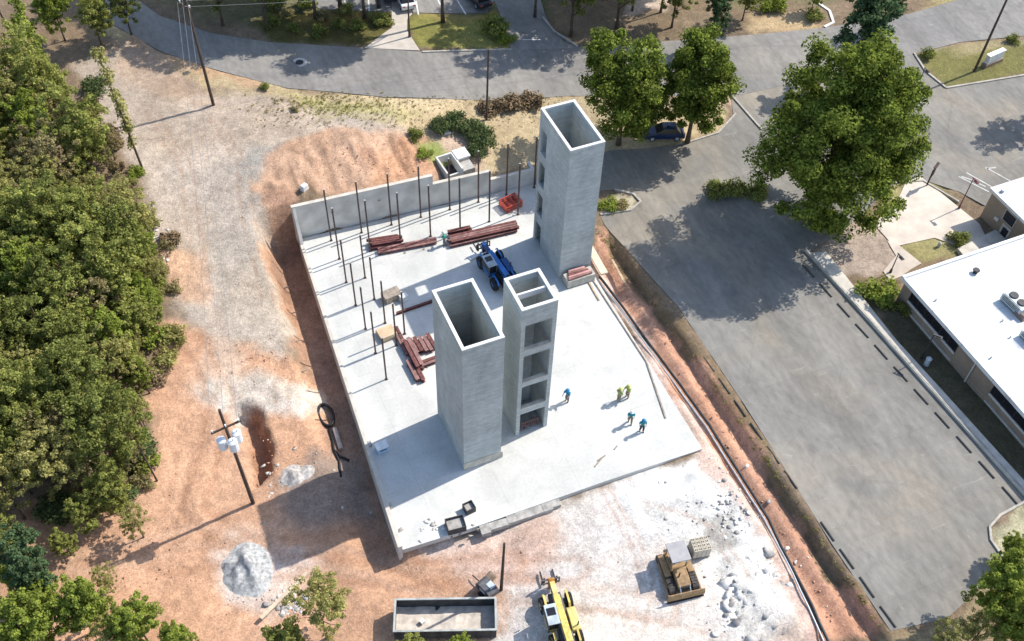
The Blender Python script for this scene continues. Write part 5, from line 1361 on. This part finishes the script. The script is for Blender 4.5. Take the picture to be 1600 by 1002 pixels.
for i, (px, py, k) in enumerate(((430, 10, SD), (450, 25, SO), (480, 10, SD), (505, 30, SO), (530, 40, SD), (560, 45, SD), (585, 30, SY), (540, 20, SY), (600, 38, SD), (460, 48, SD), (500, 55, SD), (425, 40, SD))):
    shrub(k, {id(SD): 'dark shrub in the hedge along the upper road', id(SO): 'brownish shrub in the hedge along the upper road', id(SY): 'yellowish shrub in the hedge along the upper road'}[id(k)], tuple(at(px, py)), rd.uniform(.65, 1.0), {id(SD): 'dark shrubs along the upper road', id(SO): 'brownish shrubs along the upper road', id(SY): 'yellowish shrubs along the upper road'}[id(k)])
shrub(SB, 'round green bush on the far lawn left of the white kerb', tuple(at(1205, 14)), 1.4)
shrub(SD, 'dark bush beside the curved white kerb', tuple(at(1272, 30)), 1.0)
shrub(SD, 'dark green shrub at the mouth of the shaded side road', tuple(at(775, 50)), 1.5)
shrub(SB, 'small green shrub on the lawn corner by the side road', tuple(at(792, 66)), .9)
# undergrowth at the foot of the woods
for i in range(46):
    t_ = rd.random(); 
    edge = [(150,150),(185,220),(235,300),(262,380),(268,450),(250,520),(236,600),(238,680),(232,740),(170,790),(110,800)]
    f = t_ * (len(edge) - 1); k = int(min(f, len(edge) - 2)); f -= k
    px = edge[k][0] + (edge[k + 1][0] - edge[k][0]) * f + rd.gauss(-14, 14); py = edge[k][1] + (edge[k + 1][1] - edge[k][1]) * f + rd.gauss(0, 8)
    m_ = rd.choice([SO, SY, SO, SB, SH, SX]); nm_ = {id(SO): 'brownish', id(SY): 'yellowish', id(SB): 'bright green', id(SH): 'grey green', id(SX): 'dry leafless'}[id(m_)]
    shrub(m_, f'{nm_} bush in the undergrowth along the edge of the woods', tuple(at(px, py)), rd.uniform(.5, 1.15), f'{nm_} bushes along the edge of the woods', cat='bush')
# weeds along the trench lip and dry grass on the banks: nobody could count them
def weeds(name, label, spots, key, size, per=14, h=.25):
    c = [(x, y, z + h * .4) for x, y, z in spots]
    V, F_ = leaves(c, [h] * len(c), per, size, 77, .7, .2)
    tag(mesh_obj(name, mesh_np(name, V, F_, LEAF[key])), label, 'grass', kind='stuff')
sp = []
for k in range(120):
    t_ = rd.random(); px = 942 + (1384 - 942) * t_; py = 360 + (985 - 360) * t_; px += 12 * math.sin(math.pi * t_) * .6
    p = at(px + rd.gauss(-6, 2), py + rd.gauss(0, 2)); sp.append((p.x, p.y, p.z))
weeds('weeds', 'strip of dark weeds between the trench and the parking lot', sp, 'olive', .08, 9, .15)
sp2 = [s_ for i, s_ in enumerate(sp) if i % 3 == 0]
weeds('weeds', 'green tufts in the strip along the parking lot', sp2, 'mid', .08, 9, .17)
sp = []
for k in range(500):
    p = at(rd.uniform(400, 880), 0 + rd.uniform(150, 200)); sp.append((p.x, p.y, p.z))
weeds('dry_grass', 'dry grass tufts along the road verge', sp, 'straw', .07, 7, .13)
sp = []
for k in range(260):
    p = at(rd.gauss(520, 60), rd.gauss(163, 9)); sp.append((p.x, p.y, p.z))
weeds('grass_tufts', 'greenish grass tufts on the verge above the clay bank', sp, 'yellow', .08, 9, .15)
# trees across the upper road
for i, (px, py, H, key, s, lb) in enumerate(((900, -40, 12, TD, 1.1, 'tall dark tree shading the side road'), (975, -50, 12, TD, 1.1, 'tall dark tree right of the side road among bare trunks'), (1120, 15, 8, PI, .8, 'pine behind the lighter green tree'), (1060, -20, 9, D, .9, 'dark green tree above the two green trees'), (840, -60, 12, TD, 1.0, 'tall dark tree at the top edge left of the side road'), (1170, -12, 8, MI, .7, 'mid green tree on the far lawn'), (1275, -10, 6, BR, .5, 'small bright green tree by the curved white kerb'), (1400, -8, 7, PI, .7, 'pine over the far road corner'))):
    single(key, px, py, s, lb)
tall = make_tree(21, 4.3, 11.5, 'dark', 71, 110, 120, .2, .2, .22, 6, hollow=.3)
tall2 = make_tree(19, 4.0, 10, 'mid', 72, 100, 110, .2, .2, .2, 6, hollow=.3)
for i, (px, py, s_, lb) in enumerate(((692, 34, 1.0, 'tall bare trunked tree on the lawn by the white car'), (592, 12, 1.05, 'tall bare trunked tree in the hedge next to the painted stalls'), (532, 14, 1.0, 'tall bare trunked tree in the middle of the hedge'), (470, 8, 1.0, 'tall bare trunked tree at the left end of the hedge'), (412, -2, .95, 'tall bare trunked tree left of the hedge by the road bend'), (640, 58, .62, 'shorter bare trunked tree beside the driveway apron'),
        (953, -35, .95, 'tall bare trunked tree nearest the shaded side road'), (988, 16, .6, 'tall bare trunked tree, second from the side road in the grove'), (1004, -22, 1.0, 'tall bare trunked tree at the back of the grove'), (1015, -32, .95, 'tall bare trunked tree in the middle of the grove'), (1032, 20, .6, 'tall bare trunked tree nearest the upper road in the grove'), (930, -22, 1.0, 'tall bare trunked tree behind the side road kerb'), (915, -28, .8, 'bare trunked tree right beside the side road kerb'))):
    plant((tall, tall2)[i % 2], 'pine_tree', lb, 'tree', tuple(at(px, py)), i * 1.1, s_)
for i, (px, py, s_) in enumerate(((345, -25, .9), (300, -40, .9), (1060, -30, .95), (1090, -26, .9), (975, -30, 1.0), (940, -22, .95), (998, -12, .9), (410, -32, 1.0), (470, -28, 1.0), (545, -30, 1.0), (905, -30, 1.0), (965, -42, 1.0), (1020, -38, 1.05), (1075, -30, .95), (1120, -48, 1.0), (985, -75, 1.0), (930, -70, 1.0), (1050, -72, 1.0), (880, -60, .9))):
    plant((tall2, tall)[i % 2], 'pine_tree', 'tall tree whose crown stands above the top picture edge', 'tree', tuple(at(px, py)), i * 1.7, s_, 'tall trees along the top picture edge')
# trees standing outside the picture whose shade falls into it
for (px, py, key, s, lb) in ((560, -75, TD, 1.15, 'tall dark tree beyond the top edge shading the road bend'), (480, -70, TD, 1.1, 'tall dark tree beyond the top edge left of the parking stalls'), (400, -55, TD, 1.1, 'tall dark tree beyond the top edge over the road bend'), (330, -45, D, 1.1, 'dark tree beyond the top edge at the far road bend'), (1668, 122, D, .9, 'dark tree beyond the right edge shading the far lot'), (640, -85, TD, 1.0, 'tall dark tree beyond the top edge near the white car')):
    single(key, px, py, s, lb)
# ------------------------------------------------------------------ machines
M_YEL = mat('machine_yellow', (.60,.47,.13), .55, var=.2, scale=3, spec=.3)
M_YELP = mat('pale_machine_yellow', (.62,.54,.20), .55, var=.18, scale=2)
M_ORG = mat('worn_orange', (.45,.20,.04), .6, var=.2, scale=3)
M_BLUM = mat('machine_blue', (.025,.16,.46), .4, var=.12, scale=2, spec=.4)
M_BLUD = mat('dark_machine_blue', (.02,.075,.22), .45, var=.12, scale=2)
M_TYRE = mat('tyre_rubber', (.022,.021,.02), .9, var=.25, scale=6)
M_GREYM = mat('machine_grey', (.10,.10,.105), .6, var=.2, scale=3)
M_TAN = mat('dusty_tan_paint', (.30,.195,.10), .7, var=.2, scale=3)
M_TRACK = mat('track_steel', (.075,.065,.06), .8, var=.3, scale=5)
def telehandler(label, loc, rz, body, light, head, dark):
    """fork lifting machine: long boom, cab on the left, engine cover on the right; forward is +Y"""
    t = thing('telehandler', label, 'telehandler', loc, rz)
    MB().side([(-2.7, .65), (-2.7, 1.25), (-1.9, 1.45), (1.5, 1.2), (2.2, 1.05), (2.2, .6)], -.5, .5).build('chassis', dark, t, bevel=.04)
    for y, nm in ((-1.55, 0), (1.5, 1)):
        MB().box((0, y, .65), (1.7, .3, .3)).build('axle', dark, t)
        for s in (-1, 1):
            wv = MB().rod((s * .82, y, .66), (s * 1.25, y, .66), .66, .66, 20).build('wheel', M_TYRE, t, bevel=.05)
            MB().rod((s * 1.12, y, .66), (s * 1.262, y, .66), .34, .3, 14).build('rim', light, wv)
            MB().side([(y - .75, 1.05), (y - .5, 1.42), (y + .5, 1.42), (y + .75, 1.05), (y + .68, 1.02), (y + .46, 1.36), (y - .46, 1.36), (y - .68, 1.02)], s * .82, s * .98).build('mudguard', body, t)
    # cab
    cab = MB()
    for x in (-1.22, -.42):
        for y in (-.75, .75): cab.span((x - .045, y - .045, .9), (x + .045, y + .045, 2.3))
    cab.build('cab_frame', M_GREYM, t)
    cr_ = MB().span((-1.28, -.82, 2.303), (-.36, .82, 2.38)).build('cab_roof', M_METAL, t, bevel=.03)
    MB().span((-1.15, -.1, 2.383), (-.5, .5, 2.42)).build('roof_window', M_GLASS, cr_)
    for (a, b_) in (((-1.245, -.7, 1.35), (-1.225, .7, 2.29)), ((-1.17, .735, 1.35), (-.47, .755, 2.29)), ((-1.17, -.755, 1.35), (-.47, -.735, 2.29))): MB().span(a, b_).build('window', M_GLASS, t)
    MB().span((-1.22, -.7, .75), (-.5, .7, 1.34)).build('cab_base', body, t, bevel=.04)
    MB().box((-.82, -.15, 1.5), (.5, .5, .35)).build('seat', M_DARK, t)
    MB().box((-1.36, .9, 1.95), (.2, .06, .3)).build('mirror', M_DARK, t)
    # engine cover on the other side
    MB().side([(-1.2, .75), (-1.2, 1.45), (-.95, 1.62), (.45, 1.5), (.75, 1.2), (.75, .75)], .53, 1.2).build('engine_cover', light, t, bevel=.06)
    MB().rod((1.0, -.9, 1.55), (1.0, -.9, 2.15), .06, .06).build('exhaust', M_DARK, t)
    # boom
    MB().side([(-2.65, 1.55), (-2.65, 2.15), (1.7, 1.75), (1.7, 1.3)], -.26, .26).build('boom', body, t, bevel=.03)
    MB().side([(1.703, 1.36), (1.703, 1.69), (2.9, 1.55), (3.05, 1.25), (2.9, 1.18)], -.19, .19).build('boom_extension', light, t, bevel=.02)
    MB().span((-.34, -2.75, 1.3), (-.263, -2.2, 2.0)).build('boom_pivot', dark, t); MB().span((.263, -2.75, 1.3), (.34, -2.2, 2.0)).build('boom_pivot', dark, t)
    MB().rod((0, -.4, 1.25), (0, 1.0, 1.33), .09, .09, 8).build('lift_cylinder', M_METAL, t)
    for q_, z_ in ((.12, 0), (.18, .03)): MB().tube([(-.3 - q_ * .3, -2.1, 2.05 + z_), (-.31 - q_ * .3, -.5, 1.9 + z_), (-.3 - q_ * .3, 1.2, 1.8 + z_), (-.22 - q_ * .2, 2.4, 1.58 + z_)], .035, 6).build('hose', M_DARK, t)
    for y_ in (-1.6, -.3, .9): MB().span((-.275, y_ - .06, 1.42), (.275, y_ + .06, 2.12 - .09 * (y_ + 2.65) + .012)).build('boom_band', dark, t)
    MB().box((0, -2.45, 2.2), (.3, .4, .1)).build('top_lamp_bar', M_DARK, t)
    MB().side([(2.75, .5), (2.75, 1.3), (3.1, 1.62), (3.25, 1.5), (3.0, .5)], -.24, .24).build('boom_head', head, t, bevel=.03)
    MB().box((0, 3.2, .75), (1.5, .1, .1)).box((0, 3.2, 1.35), (1.5, .1, .1)).box((-.7, 3.2, 1.05), (.08, .1, .5)).box((.7, 3.2, 1.05), (.08, .1, .5)).box((0, 3.2, 1.05), (.08, .1, .5)).build('fork_carriage', dark, t)
    for x in (-.5, .5): MB().side([(3.26, .35), (3.26, 1.45), (3.34, 1.45), (3.36, .42), (4.45, .38), (4.45, .35)], x - .07, x + .07).build('fork', M_DARK, t)
    MB().side([(-3.05, .7), (-3.05, 1.2), (-2.703, 1.3), (-2.703, .65)], -.62, .62).build('counterweight', dark, t, bevel=.04)
    for x in (-.45, .45): MB().box((x, -3.07, 1.05), (.18, .05, .12)).build('tail_light', M_RED, t)
    return t
pa, pb_ = on_plane(866, 916, .7), on_plane(890, 1004, 1.2)
d = (pa - pb_); ang = math.atan2(d.y, d.x) - math.pi / 2
c = pa - d.normalized() * 2.5
telehandler('yellow telehandler with orange boom head working below the slab', (c.x, c.y, h1(c.x, c.y)), ang + .03, M_YEL, M_YELP, M_ORG, M_GREYM)
pa, pb_ = on_plane(757, 384, 1.3), on_plane(803, 452, 1.6)
d = (pa - pb_); ang = math.atan2(d.y, d.x) - math.pi / 2
c = pa - d.normalized() * 2.9
telehandler('blue telehandler in the shade between the rear shaft and the slim shaft', (c.x, c.y, 0.0), ang, M_BLUM, M_BLUD, M_BLUD, M_DARK)
o = MB().box((0, 0, .25), (.9, .55, .5)).build('white_sack', mat('white_plastic', (.78,.78,.76), .4), None, (*on_plane(757, 399, 0)[:2], 0), .3, bevel=.06); tag(o, 'white bulk sack beside the forks of the blue telehandler', 'sack')
o = MB().box((0, 0, .06), (1.0, .6, .12)).build('white_board', mat('white_plastic', (.78,.78,.76), .4), None, (*on_plane(739, 401, 0)[:2], 0), .3); tag(o, 'flat white board on the slab left of the white bulk sack', 'board')
# bulldozer
def dozer(loc, rz):
    t = thing('bulldozer', 'small dusty tan bulldozer with a grey canopy facing the viewer', 'bulldozer', loc, rz)   # forward is +Y
    for s in (-1, 1):
        prof = []
        for k in range(9): a = math.pi / 2 + math.pi * k / 8; prof.append((-1.35 + .42 * math.cos(a), .43 + .42 * math.sin(a)))
        for k in range(9): a = -math.pi / 2 + math.pi * k / 8; prof.append((1.25 + .42 * math.cos(a), .43 + .42 * math.sin(a)))
        tr_ = MB().side(prof, s * .72, s * 1.2).build('track', M_TRACK, t)
        for k in range(13):
            y = -1.4 + k * .225; MB().span((s * .96 - .25, y - .03, .853), (s * .96 + .25, y + .03, .905)).build('track_shoe', M_TRACK, tr_)
        MB().span((s * 1.203, -1.1, .25), (s * 1.26, 1.1, .62)).build('track_frame', M_TAN, tr_)
        MB().span((s * .72, -1.5, .93), (s * 1.2, .35, 1.0)).build('fender', M_TAN, t)
    MB().side([(-1.6, .4), (-1.6, 1.15), (-.2, 1.15), (.0, 1.0), (0, .4)], -.68, .68).build('body', M_TAN, t, bevel=.04)
    MB().side([(.003, .5), (.003, 1.38), (.9, 1.28), (1.45, 1.1), (1.5, .5)], -.52, .52).build('hood', M_TAN, t, bevel=.05)
    MB().span((-.42, 1.51, .55), (.42, 1.55, 1.05)).build('grille', M_DARK, t)
    MB().rod((.28, .7, 1.28), (.28, .7, 1.9), .06, .06).build('exhaust', M_DARK, t)
    MB().box((0, -.75, 1.35), (.6, .5, .35)).box((0, -1.02, 1.7), (.6, .12, .6)).build('seat', M_DARK, t, bevel=.04)
    for x in (-.62, .62):
        for y in (-1.35, -.15): MB().span((x - .045, y - .045, 1.15), (x + .045, y + .045, 2.5)).build('canopy_post', M_TAN, t)
    MB().span((-.78, -1.6, 2.503), (.78, .1, 2.6)).build('canopy', mat('canopy_grey', (.33,.32,.32), .5, var=.08), t, bevel=.03)
    MB().side([(-2.0, .5), (-2.0, .75), (-1.603, .95), (-1.603, .5)], -.5, .5).build('winch', M_TRACK, t)
    for s in (-1, 1): MB().tube([(s * 1.32, -.1, .5), (s * 1.32, 1.9, .42)], .08, 8).build('push_arm', M_TAN, t)
    pr = [(2.0, .05), (2.1, .35), (2.06, .7), (1.95, .95), (1.88, .95), (1.98, .68), (2.0, .38), (1.9, .07)]
    b_ = MB().side(pr, -1.5, 1.5).build('blade', M_TAN, t)
    MB().span((-1.5, 2.0, -.02), (1.5, 2.13, .06)).build('cutting_edge', M_DARK, b_)
    for s in (-1, 1): MB().rod((s * .4, 1.4, 1.1), (s * .4, 1.9, .6), .05, .05).build('blade_cylinder', M_METAL, t)
    for s in (-1, 1): MB().box((s * .4, .07, 2.42), (.2, .1, .12)).build('work_lamp', M_INS, t)
    return t
pa, pb_ = on_plane(1072, 928, .2), on_plane(1052, 868, .6)
d = (pa - pb_); c = pa - d.normalized() * 1.9
dozer((c.x, c.y, h1(c.x, c.y) + .03), math.atan2(d.y, d.x) - math.pi / 2)
# pallet of blocks
M_CREAM = mat('cream_block', (.58,.52,.42), .9, var=.08, scale=2)
bl = at(1091, 862); bp2 = thing('block_pallet', 'pallet of cream hollow concrete blocks behind the bulldozer', 'pallet', tuple(bl), R(-11))
for x in (-.55, 0, .55): MB().span((x - .06, -.6, 0), (x + .06, .6, .1)).build('runner', M_WOODG, bp2)
MB().span((-.75, -.65, .103), (.75, .65, .15)).build('deck', M_WOODG, bp2)
for l in range(5):
    for i in range(4):
        for j in range(4 if l == 4 else 4):
            if l < 4 and 0 < i < 3 and 0 < j < 3: continue
            x, y, z = -.54 + i * .36, -.45 + j * .3, .155 + l * .235
            mb = MB()
            mb.span((x - .165, y - .135, z), (x + .165, y - .09, z + .22)); mb.span((x - .165, y + .09, z), (x + .165, y + .135, z + .22))
            mb.span((x - .165, y - .09, z), (x - .12, y + .09, z + .22)); mb.span((x + .12, y - .09, z), (x + .165, y + .09, z + .22)); mb.span((x - .022, y - .09, z), (x + .022, y + .09, z + .22))
            mb.build('hollow_block', M_CREAM, bp2)
# dumpster
RZ = 1.55
cs = [on_plane(*p, RZ + h1(10, 31)) for p in ((617, 937), (775, 935), (776, 985), (615, 988))]
ce = sum(cs, Vector()) / 4; dl = ((cs[1] - cs[0]) + (cs[2] - cs[3])) / 2; dw = ((cs[0] - cs[3]) + (cs[1] - cs[2])) / 2
LN, WD = dl.length, dw.length
zg = h1(ce.x, ce.y); M_DUMP = mat('dumpster_steel', (.055,.06,.065), .6, var=.25, scale=1.5); M_DUMPR = mat('dumpster_rim', (.36,.37,.35), .6, var=.15, scale=2)
dp = thing('dumpster', 'long open dark steel dumpster at the bottom of the picture', 'dumpster', (ce.x, ce.y, zg), math.atan2(dl.y, dl.x))
mb = MB(); t_ = .07
mb.span((-LN / 2, -WD / 2, .25), (LN / 2, -WD / 2 + t_, RZ)); mb.span((-LN / 2, WD / 2 - t_, .25), (LN / 2, WD / 2, RZ)); mb.span((-LN / 2, -WD / 2 + t_, .25), (-LN / 2 + t_, WD / 2 - t_, RZ)); mb.span((LN / 2 - t_, -WD / 2 + t_, .25), (LN / 2, WD / 2 - t_, RZ))
mb.build('shell', M_DUMP, dp); MB().span((-LN / 2 + t_, -WD / 2 + t_, .2), (LN / 2 - t_, WD / 2 - t_, .3)).build('floor', M_DUMP, dp)
for (a, b_) in (((-LN / 2 - .04, -WD / 2 - .05, RZ), (LN / 2 + .04, -WD / 2 + .1, RZ + .1)), ((-LN / 2 - .04, WD / 2 - .1, RZ), (LN / 2 + .04, WD / 2 + .05, RZ + .1)), ((-LN / 2 - .04, -WD / 2 + .1, RZ), (-LN / 2 + .12, WD / 2 - .1, RZ + .1)), ((LN / 2 - .12, -WD / 2 + .1, RZ), (LN / 2 + .04, WD / 2 - .1, RZ + .1))): MB().span(a, b_).build('rim', M_DUMPR, dp)
for k in range(8):
    x = -LN / 2 + .4 + k * (LN - .8) / 7
    for s in (-1, 1): MB().box((x, s * (WD / 2 + .05), .85), (.1, .094, 1.3)).build('rib', M_DUMP, dp)
for x in (-LN / 2 + .5, LN / 2 - .5):
    for s in (-.6, .6): MB().rod((x, s - .08, .13), (x, s + .08, .13), .13, .13, 12).build('roller', M_GREYM, dp)
V = []; n1, n2 = 26, 10
for i in range(n1):
    for j in range(n2):
        x = -LN / 2 + .075 + (LN - .15) * i / (n1 - 1); y = -WD / 2 + .075 + (WD - .15) * j / (n2 - 1)
        V.append((x, y, .36 + .12 * noise.noise(Vector((x * .9, y * .9, 3))) + .05 * noise.noise(Vector((x * 4, y * 4, 8)))))
ld = MB().add(V, [(i * n2 + j, (i + 1) * n2 + j, (i + 1) * n2 + j + 1, i * n2 + j + 1) for i in range(n1 - 1) for j in range(n2 - 1)]).build('dirt_load', mat('pale_dirt', (.52,.46,.39), .95, var=.15, scale=2, bump=.4), None, (ce.x, ce.y, zg), math.atan2(dl.y, dl.x)); tag(ld, 'thin layer of pale dirt covering the floor of the dumpster', 'dirt')
q = on_plane(660, 972, zg + .5); o = MB().box((0, 0, .15), (.35, .3, .3)).build('white_block', M_ROOF, None, (q.x, q.y, zg + .42), .4); tag(o, 'small white block lying inside the dumpster', 'block')
# compressor by the dumpster
cp = thing('compressor', 'small grey towed compressor between the dumpster and the bare pole', 'compressor', tuple(at(761, 925)), R(20))
MB().side([(-.8, .45), (-.8, 1.0), (-.5, 1.2), (.5, 1.2), (.8, .9), (.8, .45)], -.5, .5).build('housing', M_GREYM, cp, bevel=.05)
MB().span((-.52, -.3, .6), (-.503, .3, 1.0)).build('panel', M_INS, cp); MB().box((.2, -.2, 1.23), (.5, .6, .05)).build('lid', M_METAL, cp)
for s in (-.6, .6): MB().rod((s - .09, 0, .32), (s + .09, 0, .32), .32, .32, 16).build('wheel', M_TYRE, cp)
MB().rod((0, .8, .5), (0, 1.7, .3), .05).build('drawbar', M_DARK, cp)
dk = at(765, 905); o = MB().box((0, 0, .3), (1.1, .8, .6), tx=.7, ty=.7).build('soil_lump', mat('dark_soil_lump', (.20,.15,.11), .95, var=.3, bump=.5), None, tuple(dk), .5, bevel=.15); tag(o, 'brown soil lump just behind the grey compressor', 'soil')

# ------------------------------------------------------------------ people
def skin_mesh(name, bones, radii, root, mt):
    """smooth body grown over connected bones"""
    names = list(radii); me = bpy.data.meshes.new(name)
    me.from_pydata([radii[k][0] for k in names], [(names.index(a), names.index(b)) for a, b in bones], [])
    o = bpy.data.objects.new(name, me); COL.objects.link(o)
    md = o.modifiers.new('skin', 'SKIN'); md.use_smooth_shade = True
    for k, sv in zip(names, me.skin_vertices[0].data):
        r = radii[k][1]; sv.radius = (r, r) if not isinstance(r, tuple) else r; sv.use_root = (k == root)
    sb = o.modifiers.new('sub', 'SUBSURF'); sb.levels = 1; sb.render_levels = 1
    dg = bpy.context.evaluated_depsgraph_get(); r = bpy.data.meshes.new_from_object(o.evaluated_get(dg)); r.name = name
    bpy.data.objects.remove(o); r.materials.clear(); r.materials.append(mt); return r
M_SKIN = mat('skin', (.34,.20,.14), .6, var=.06)
def person_meshes(pose):
    a, lg, bend = pose     # arm and leg swing, forward lean; facing is +Y
    J = {'hip': ((0, 0, .93), (.125, .095)), 'waist': ((0, bend * .1, 1.04), (.115, .09)), 'belly': ((0, bend * .3, 1.15), (.12, .1)), 'chest': ((0, bend * .7, 1.35), (.15, .11)), 'neck': ((0, bend, 1.52), .055), 'head': ((0, bend + .03, 1.64), (.095, .11)), 'crown': ((0, bend + .02, 1.74), .085), 'nose': ((0, bend + .125, 1.635), .018)}
    B = [('hip', 'waist'), ('waist', 'belly'), ('belly', 'chest'), ('chest', 'neck'), ('neck', 'head'), ('head', 'crown'), ('head', 'nose')]
    for s, n in ((-1, 'L'), (1, 'R')):
        f = a[0] if s < 0 else a[1]; g = lg if s < 0 else -lg
        J['sh' + n] = ((s * .2, bend * .8, 1.42), .065)
        J['el' + n] = ((s * .27, bend * .8 + .22 * f, 1.42 - .27 + .08 * abs(f)), .048)
        J['wr' + n] = ((s * .25, bend * .8 + .22 * f + .24 * max(f, .1), 1.42 - .48 + .28 * abs(f)), .033)
        wx, wy, wz = J['wr' + n][0]
        J['pa' + n] = ((wx, wy + .03, wz - .07), (.04, .02))
        J['th' + n] = ((s * .1, 0, .88), .095); J['kn' + n] = ((s * .11, .06 + .18 * g, .5), .065); J['an' + n] = ((s * .12, .26 * g - .02, .09), .042); J['to' + n] = ((s * .13, .26 * g + .16, .04), .04)
        B += [('chest', 'sh' + n), ('sh' + n, 'el' + n), ('el' + n, 'wr' + n), ('wr' + n, 'pa' + n), ('hip', 'th' + n), ('th' + n, 'kn' + n), ('kn' + n, 'an' + n), ('an' + n, 'to' + n)]
        for k in range(5):
            x0 = wx + (-.03 + .016 * k); ln = (.05, .075, .085, .078, .06)[k]
            J[f'f{n}{k}'] = ((x0 + (s * -.03 if k == 0 else 0), wy + .045, wz - .11 - ln * .45), .01); J[f'g{n}{k}'] = ((x0 + (s * -.035 if k == 0 else 0), wy + .07, wz - .11 - ln), .008)
            B += [('pa' + n, f'f{n}{k}'), (f'f{n}{k}', f'g{n}{k}')]
    body = skin_mesh('body', B, J, 'hip', M_SKIN)
    def sub(nm, keys, grow, root, extra=None, mt=M_SKIN):
        jj = {k: (J[k][0], tuple(v + grow for v in J[k][1]) if isinstance(J[k][1], tuple) else J[k][1] + grow) for k in keys}
        if extra: jj.update(extra)
        return skin_mesh(nm, [(p, q) for p, q in B if p in jj and q in jj], jj, root, mt)
    shirt = sub('shirt', ['hip', 'waist', 'belly', 'chest', 'shL', 'shR', 'elL', 'elR'], .05, 'hip')
    trous = sub('trousers', ['waist', 'hip', 'thL', 'thR', 'knL', 'knR', 'anL', 'anR'], .034, 'hip')
    boot = [sub('boot', ['an' + n, 'to' + n], .02, 'an' + n) for n in 'LR']
    hat = MB(); n = 14; V = []
    for j in range(5):
        t_ = math.pi / 2 * j / 4
        for i in range(n): u = 2 * math.pi * i / n; V.append((.14 * math.cos(t_) * math.cos(u), bend + .02 + .155 * math.cos(t_) * math.sin(u), 1.71 + .15 * math.sin(t_)))
    hat.add(V, [(j * n + i, j * n + (i + 1) % n, (j + 1) * n + (i + 1) % n, (j + 1) * n + i) for j in range(4) for i in range(n)])
    hat.rod((0, bend + .04, 1.695), (0, bend + .04, 1.71), .185, .18, 14)
    ho = hat.build('hard_hat', M_SKIN, smooth=True); hm = ho.data; bpy.data.objects.remove(ho)
    return body, shirt, trous, boot, hm
POSES = [person_meshes(p) for p in (((.2, -.3), .35, .03), ((.9, .7), .1, .06), ((-.2, .4), .6, .05))]
def with_mat(me, mt):
    c = me.copy(); c.materials.clear(); c.materials.append(mt); return c
CL = {'teal': mat('teal_shirt', (.02,.22,.27), .8, var=.1), 'blue': mat('blue_shirt', (.03,.20,.36), .8, var=.1), 'lime': mat('lime_vest', (.36,.42,.12), .7, var=.1), 'limed': mat('dull_lime_vest', (.26,.30,.12), .7, var=.1), 'green': mat('green_shirt', (.04,.30,.21), .8, var=.1),
      'jean': mat('dark_denim', (.035,.045,.07), .9, var=.15), 'khaki': mat('khaki_cloth', (.25,.21,.14), .9, var=.1), 'greyt': mat('grey_cloth', (.14,.14,.14), .9, var=.1), 'boot': mat('boot_leather', (.06,.04,.03), .7), 'white': mat('white_hat', (.75,.75,.73), .4, var=.02), 'lhat': mat('lime_hat', (.45,.5,.12), .4, var=.02), 'bhat': mat('blue_hat', (.03,.2,.4), .4, var=.02)}
def person(label, px, py, rz, pose, shirt, trs, hat, s=1.03):
    b_, sh, tr_, bo_, hm = POSES[pose]
    p = on_plane(px, py, 0); t = thing('person', label, 'person', (p.x, p.y, .0), rz); t.scale = (s, s, s)
    bd = mesh_obj('body', b_, t)
    mesh_obj('shirt', with_mat(sh, CL[shirt]), t); mesh_obj('trousers', with_mat(tr_, CL[trs]), t); mesh_obj('hard_hat', with_mat(hm, CL[hat]), t)
    for q in bo_: mesh_obj('boot', with_mat(q, CL['boot']), t)
    return t
person('worker in a bright blue shirt standing alone near the slim shaft', 886, 627, R(120), 1, 'blue', 'greyt', 'bhat')
person('worker in a dull lime vest, left of the pair standing together', 966, 627, R(-60), 0, 'limed', 'khaki', 'lhat')
person('worker in a bright lime vest, right of the pair standing together', 980, 621, R(110), 1, 'lime', 'khaki', 'lhat')
person('worker in a teal shirt and pale trousers walking across the open slab', 984, 661, R(150), 2, 'teal', 'khaki', 'white')
person('worker in a dark teal shirt nearest the front edge of the slab', 1002, 674, R(170), 0, 'teal', 'jean', 'bhat')
person('worker in a green shirt standing between the rows of red beams', 695, 383, R(60), 1, 'green', 'greyt', 'white')
# small things left about the slab
for (px, py, lx, lb) in ((940, 716, .9, 'short grey timber scrap left of the fallen lath on the open slab'), (962, 700, .5, 'small grey scrap on the open slab below the teal worker'), (935, 723, 1.1, 'thin lath lying on the open slab toward the front edge')):
    p = on_plane(px, py, 0); o = MB().box((0, 0, .035), (lx, .09, .07)).build('timber_scrap', M_WOODG, None, (p.x, p.y, .004), rng.uniform(.2, .7)); tag(o, lb, 'timber')
p = on_plane(714, 311, 0); o = MB().box((0, 0, .3), (.7, .5, .6)).build('tool_box', M_GREYM, None, (p.x, p.y + .2, .004), .1, bevel=.04); tag(o, 'dark tool box on the slab under the middle of the back wall', 'tool box')
for i, x in enumerate((20.2, 22.1, 24.4, 26.6, 28.5)):
    mb = MB().rod((0, 0, .03), (0, 0, .95), .022, .022, 6).box((0, 0, .015), (.22, .22, .03))
    o = mb.build('guard_stake', M_WOODG, None, (x, 68.6 - .12 * (x - 20), .004)); tag(o, f'{ORD[i]} thin stake from the trench standing behind the back row of beams', 'stake', 'stakes behind the beams')
# rusty tie rods sticking out of the excavation side along the trench
for i, (px, py) in enumerate(((452, 452), (464, 491), (470, 535), (480, 582))):
    p = at(px - 8, py); o = MB().box((0, 0, .05), (1.0, .08, .08)).build('form_stake', M_WOODG, None, (p.x, p.y, p.z + .05), .1); tag(o, f'{ORD[i]} thin timber from the back lying on the lip of the trench', 'timber')
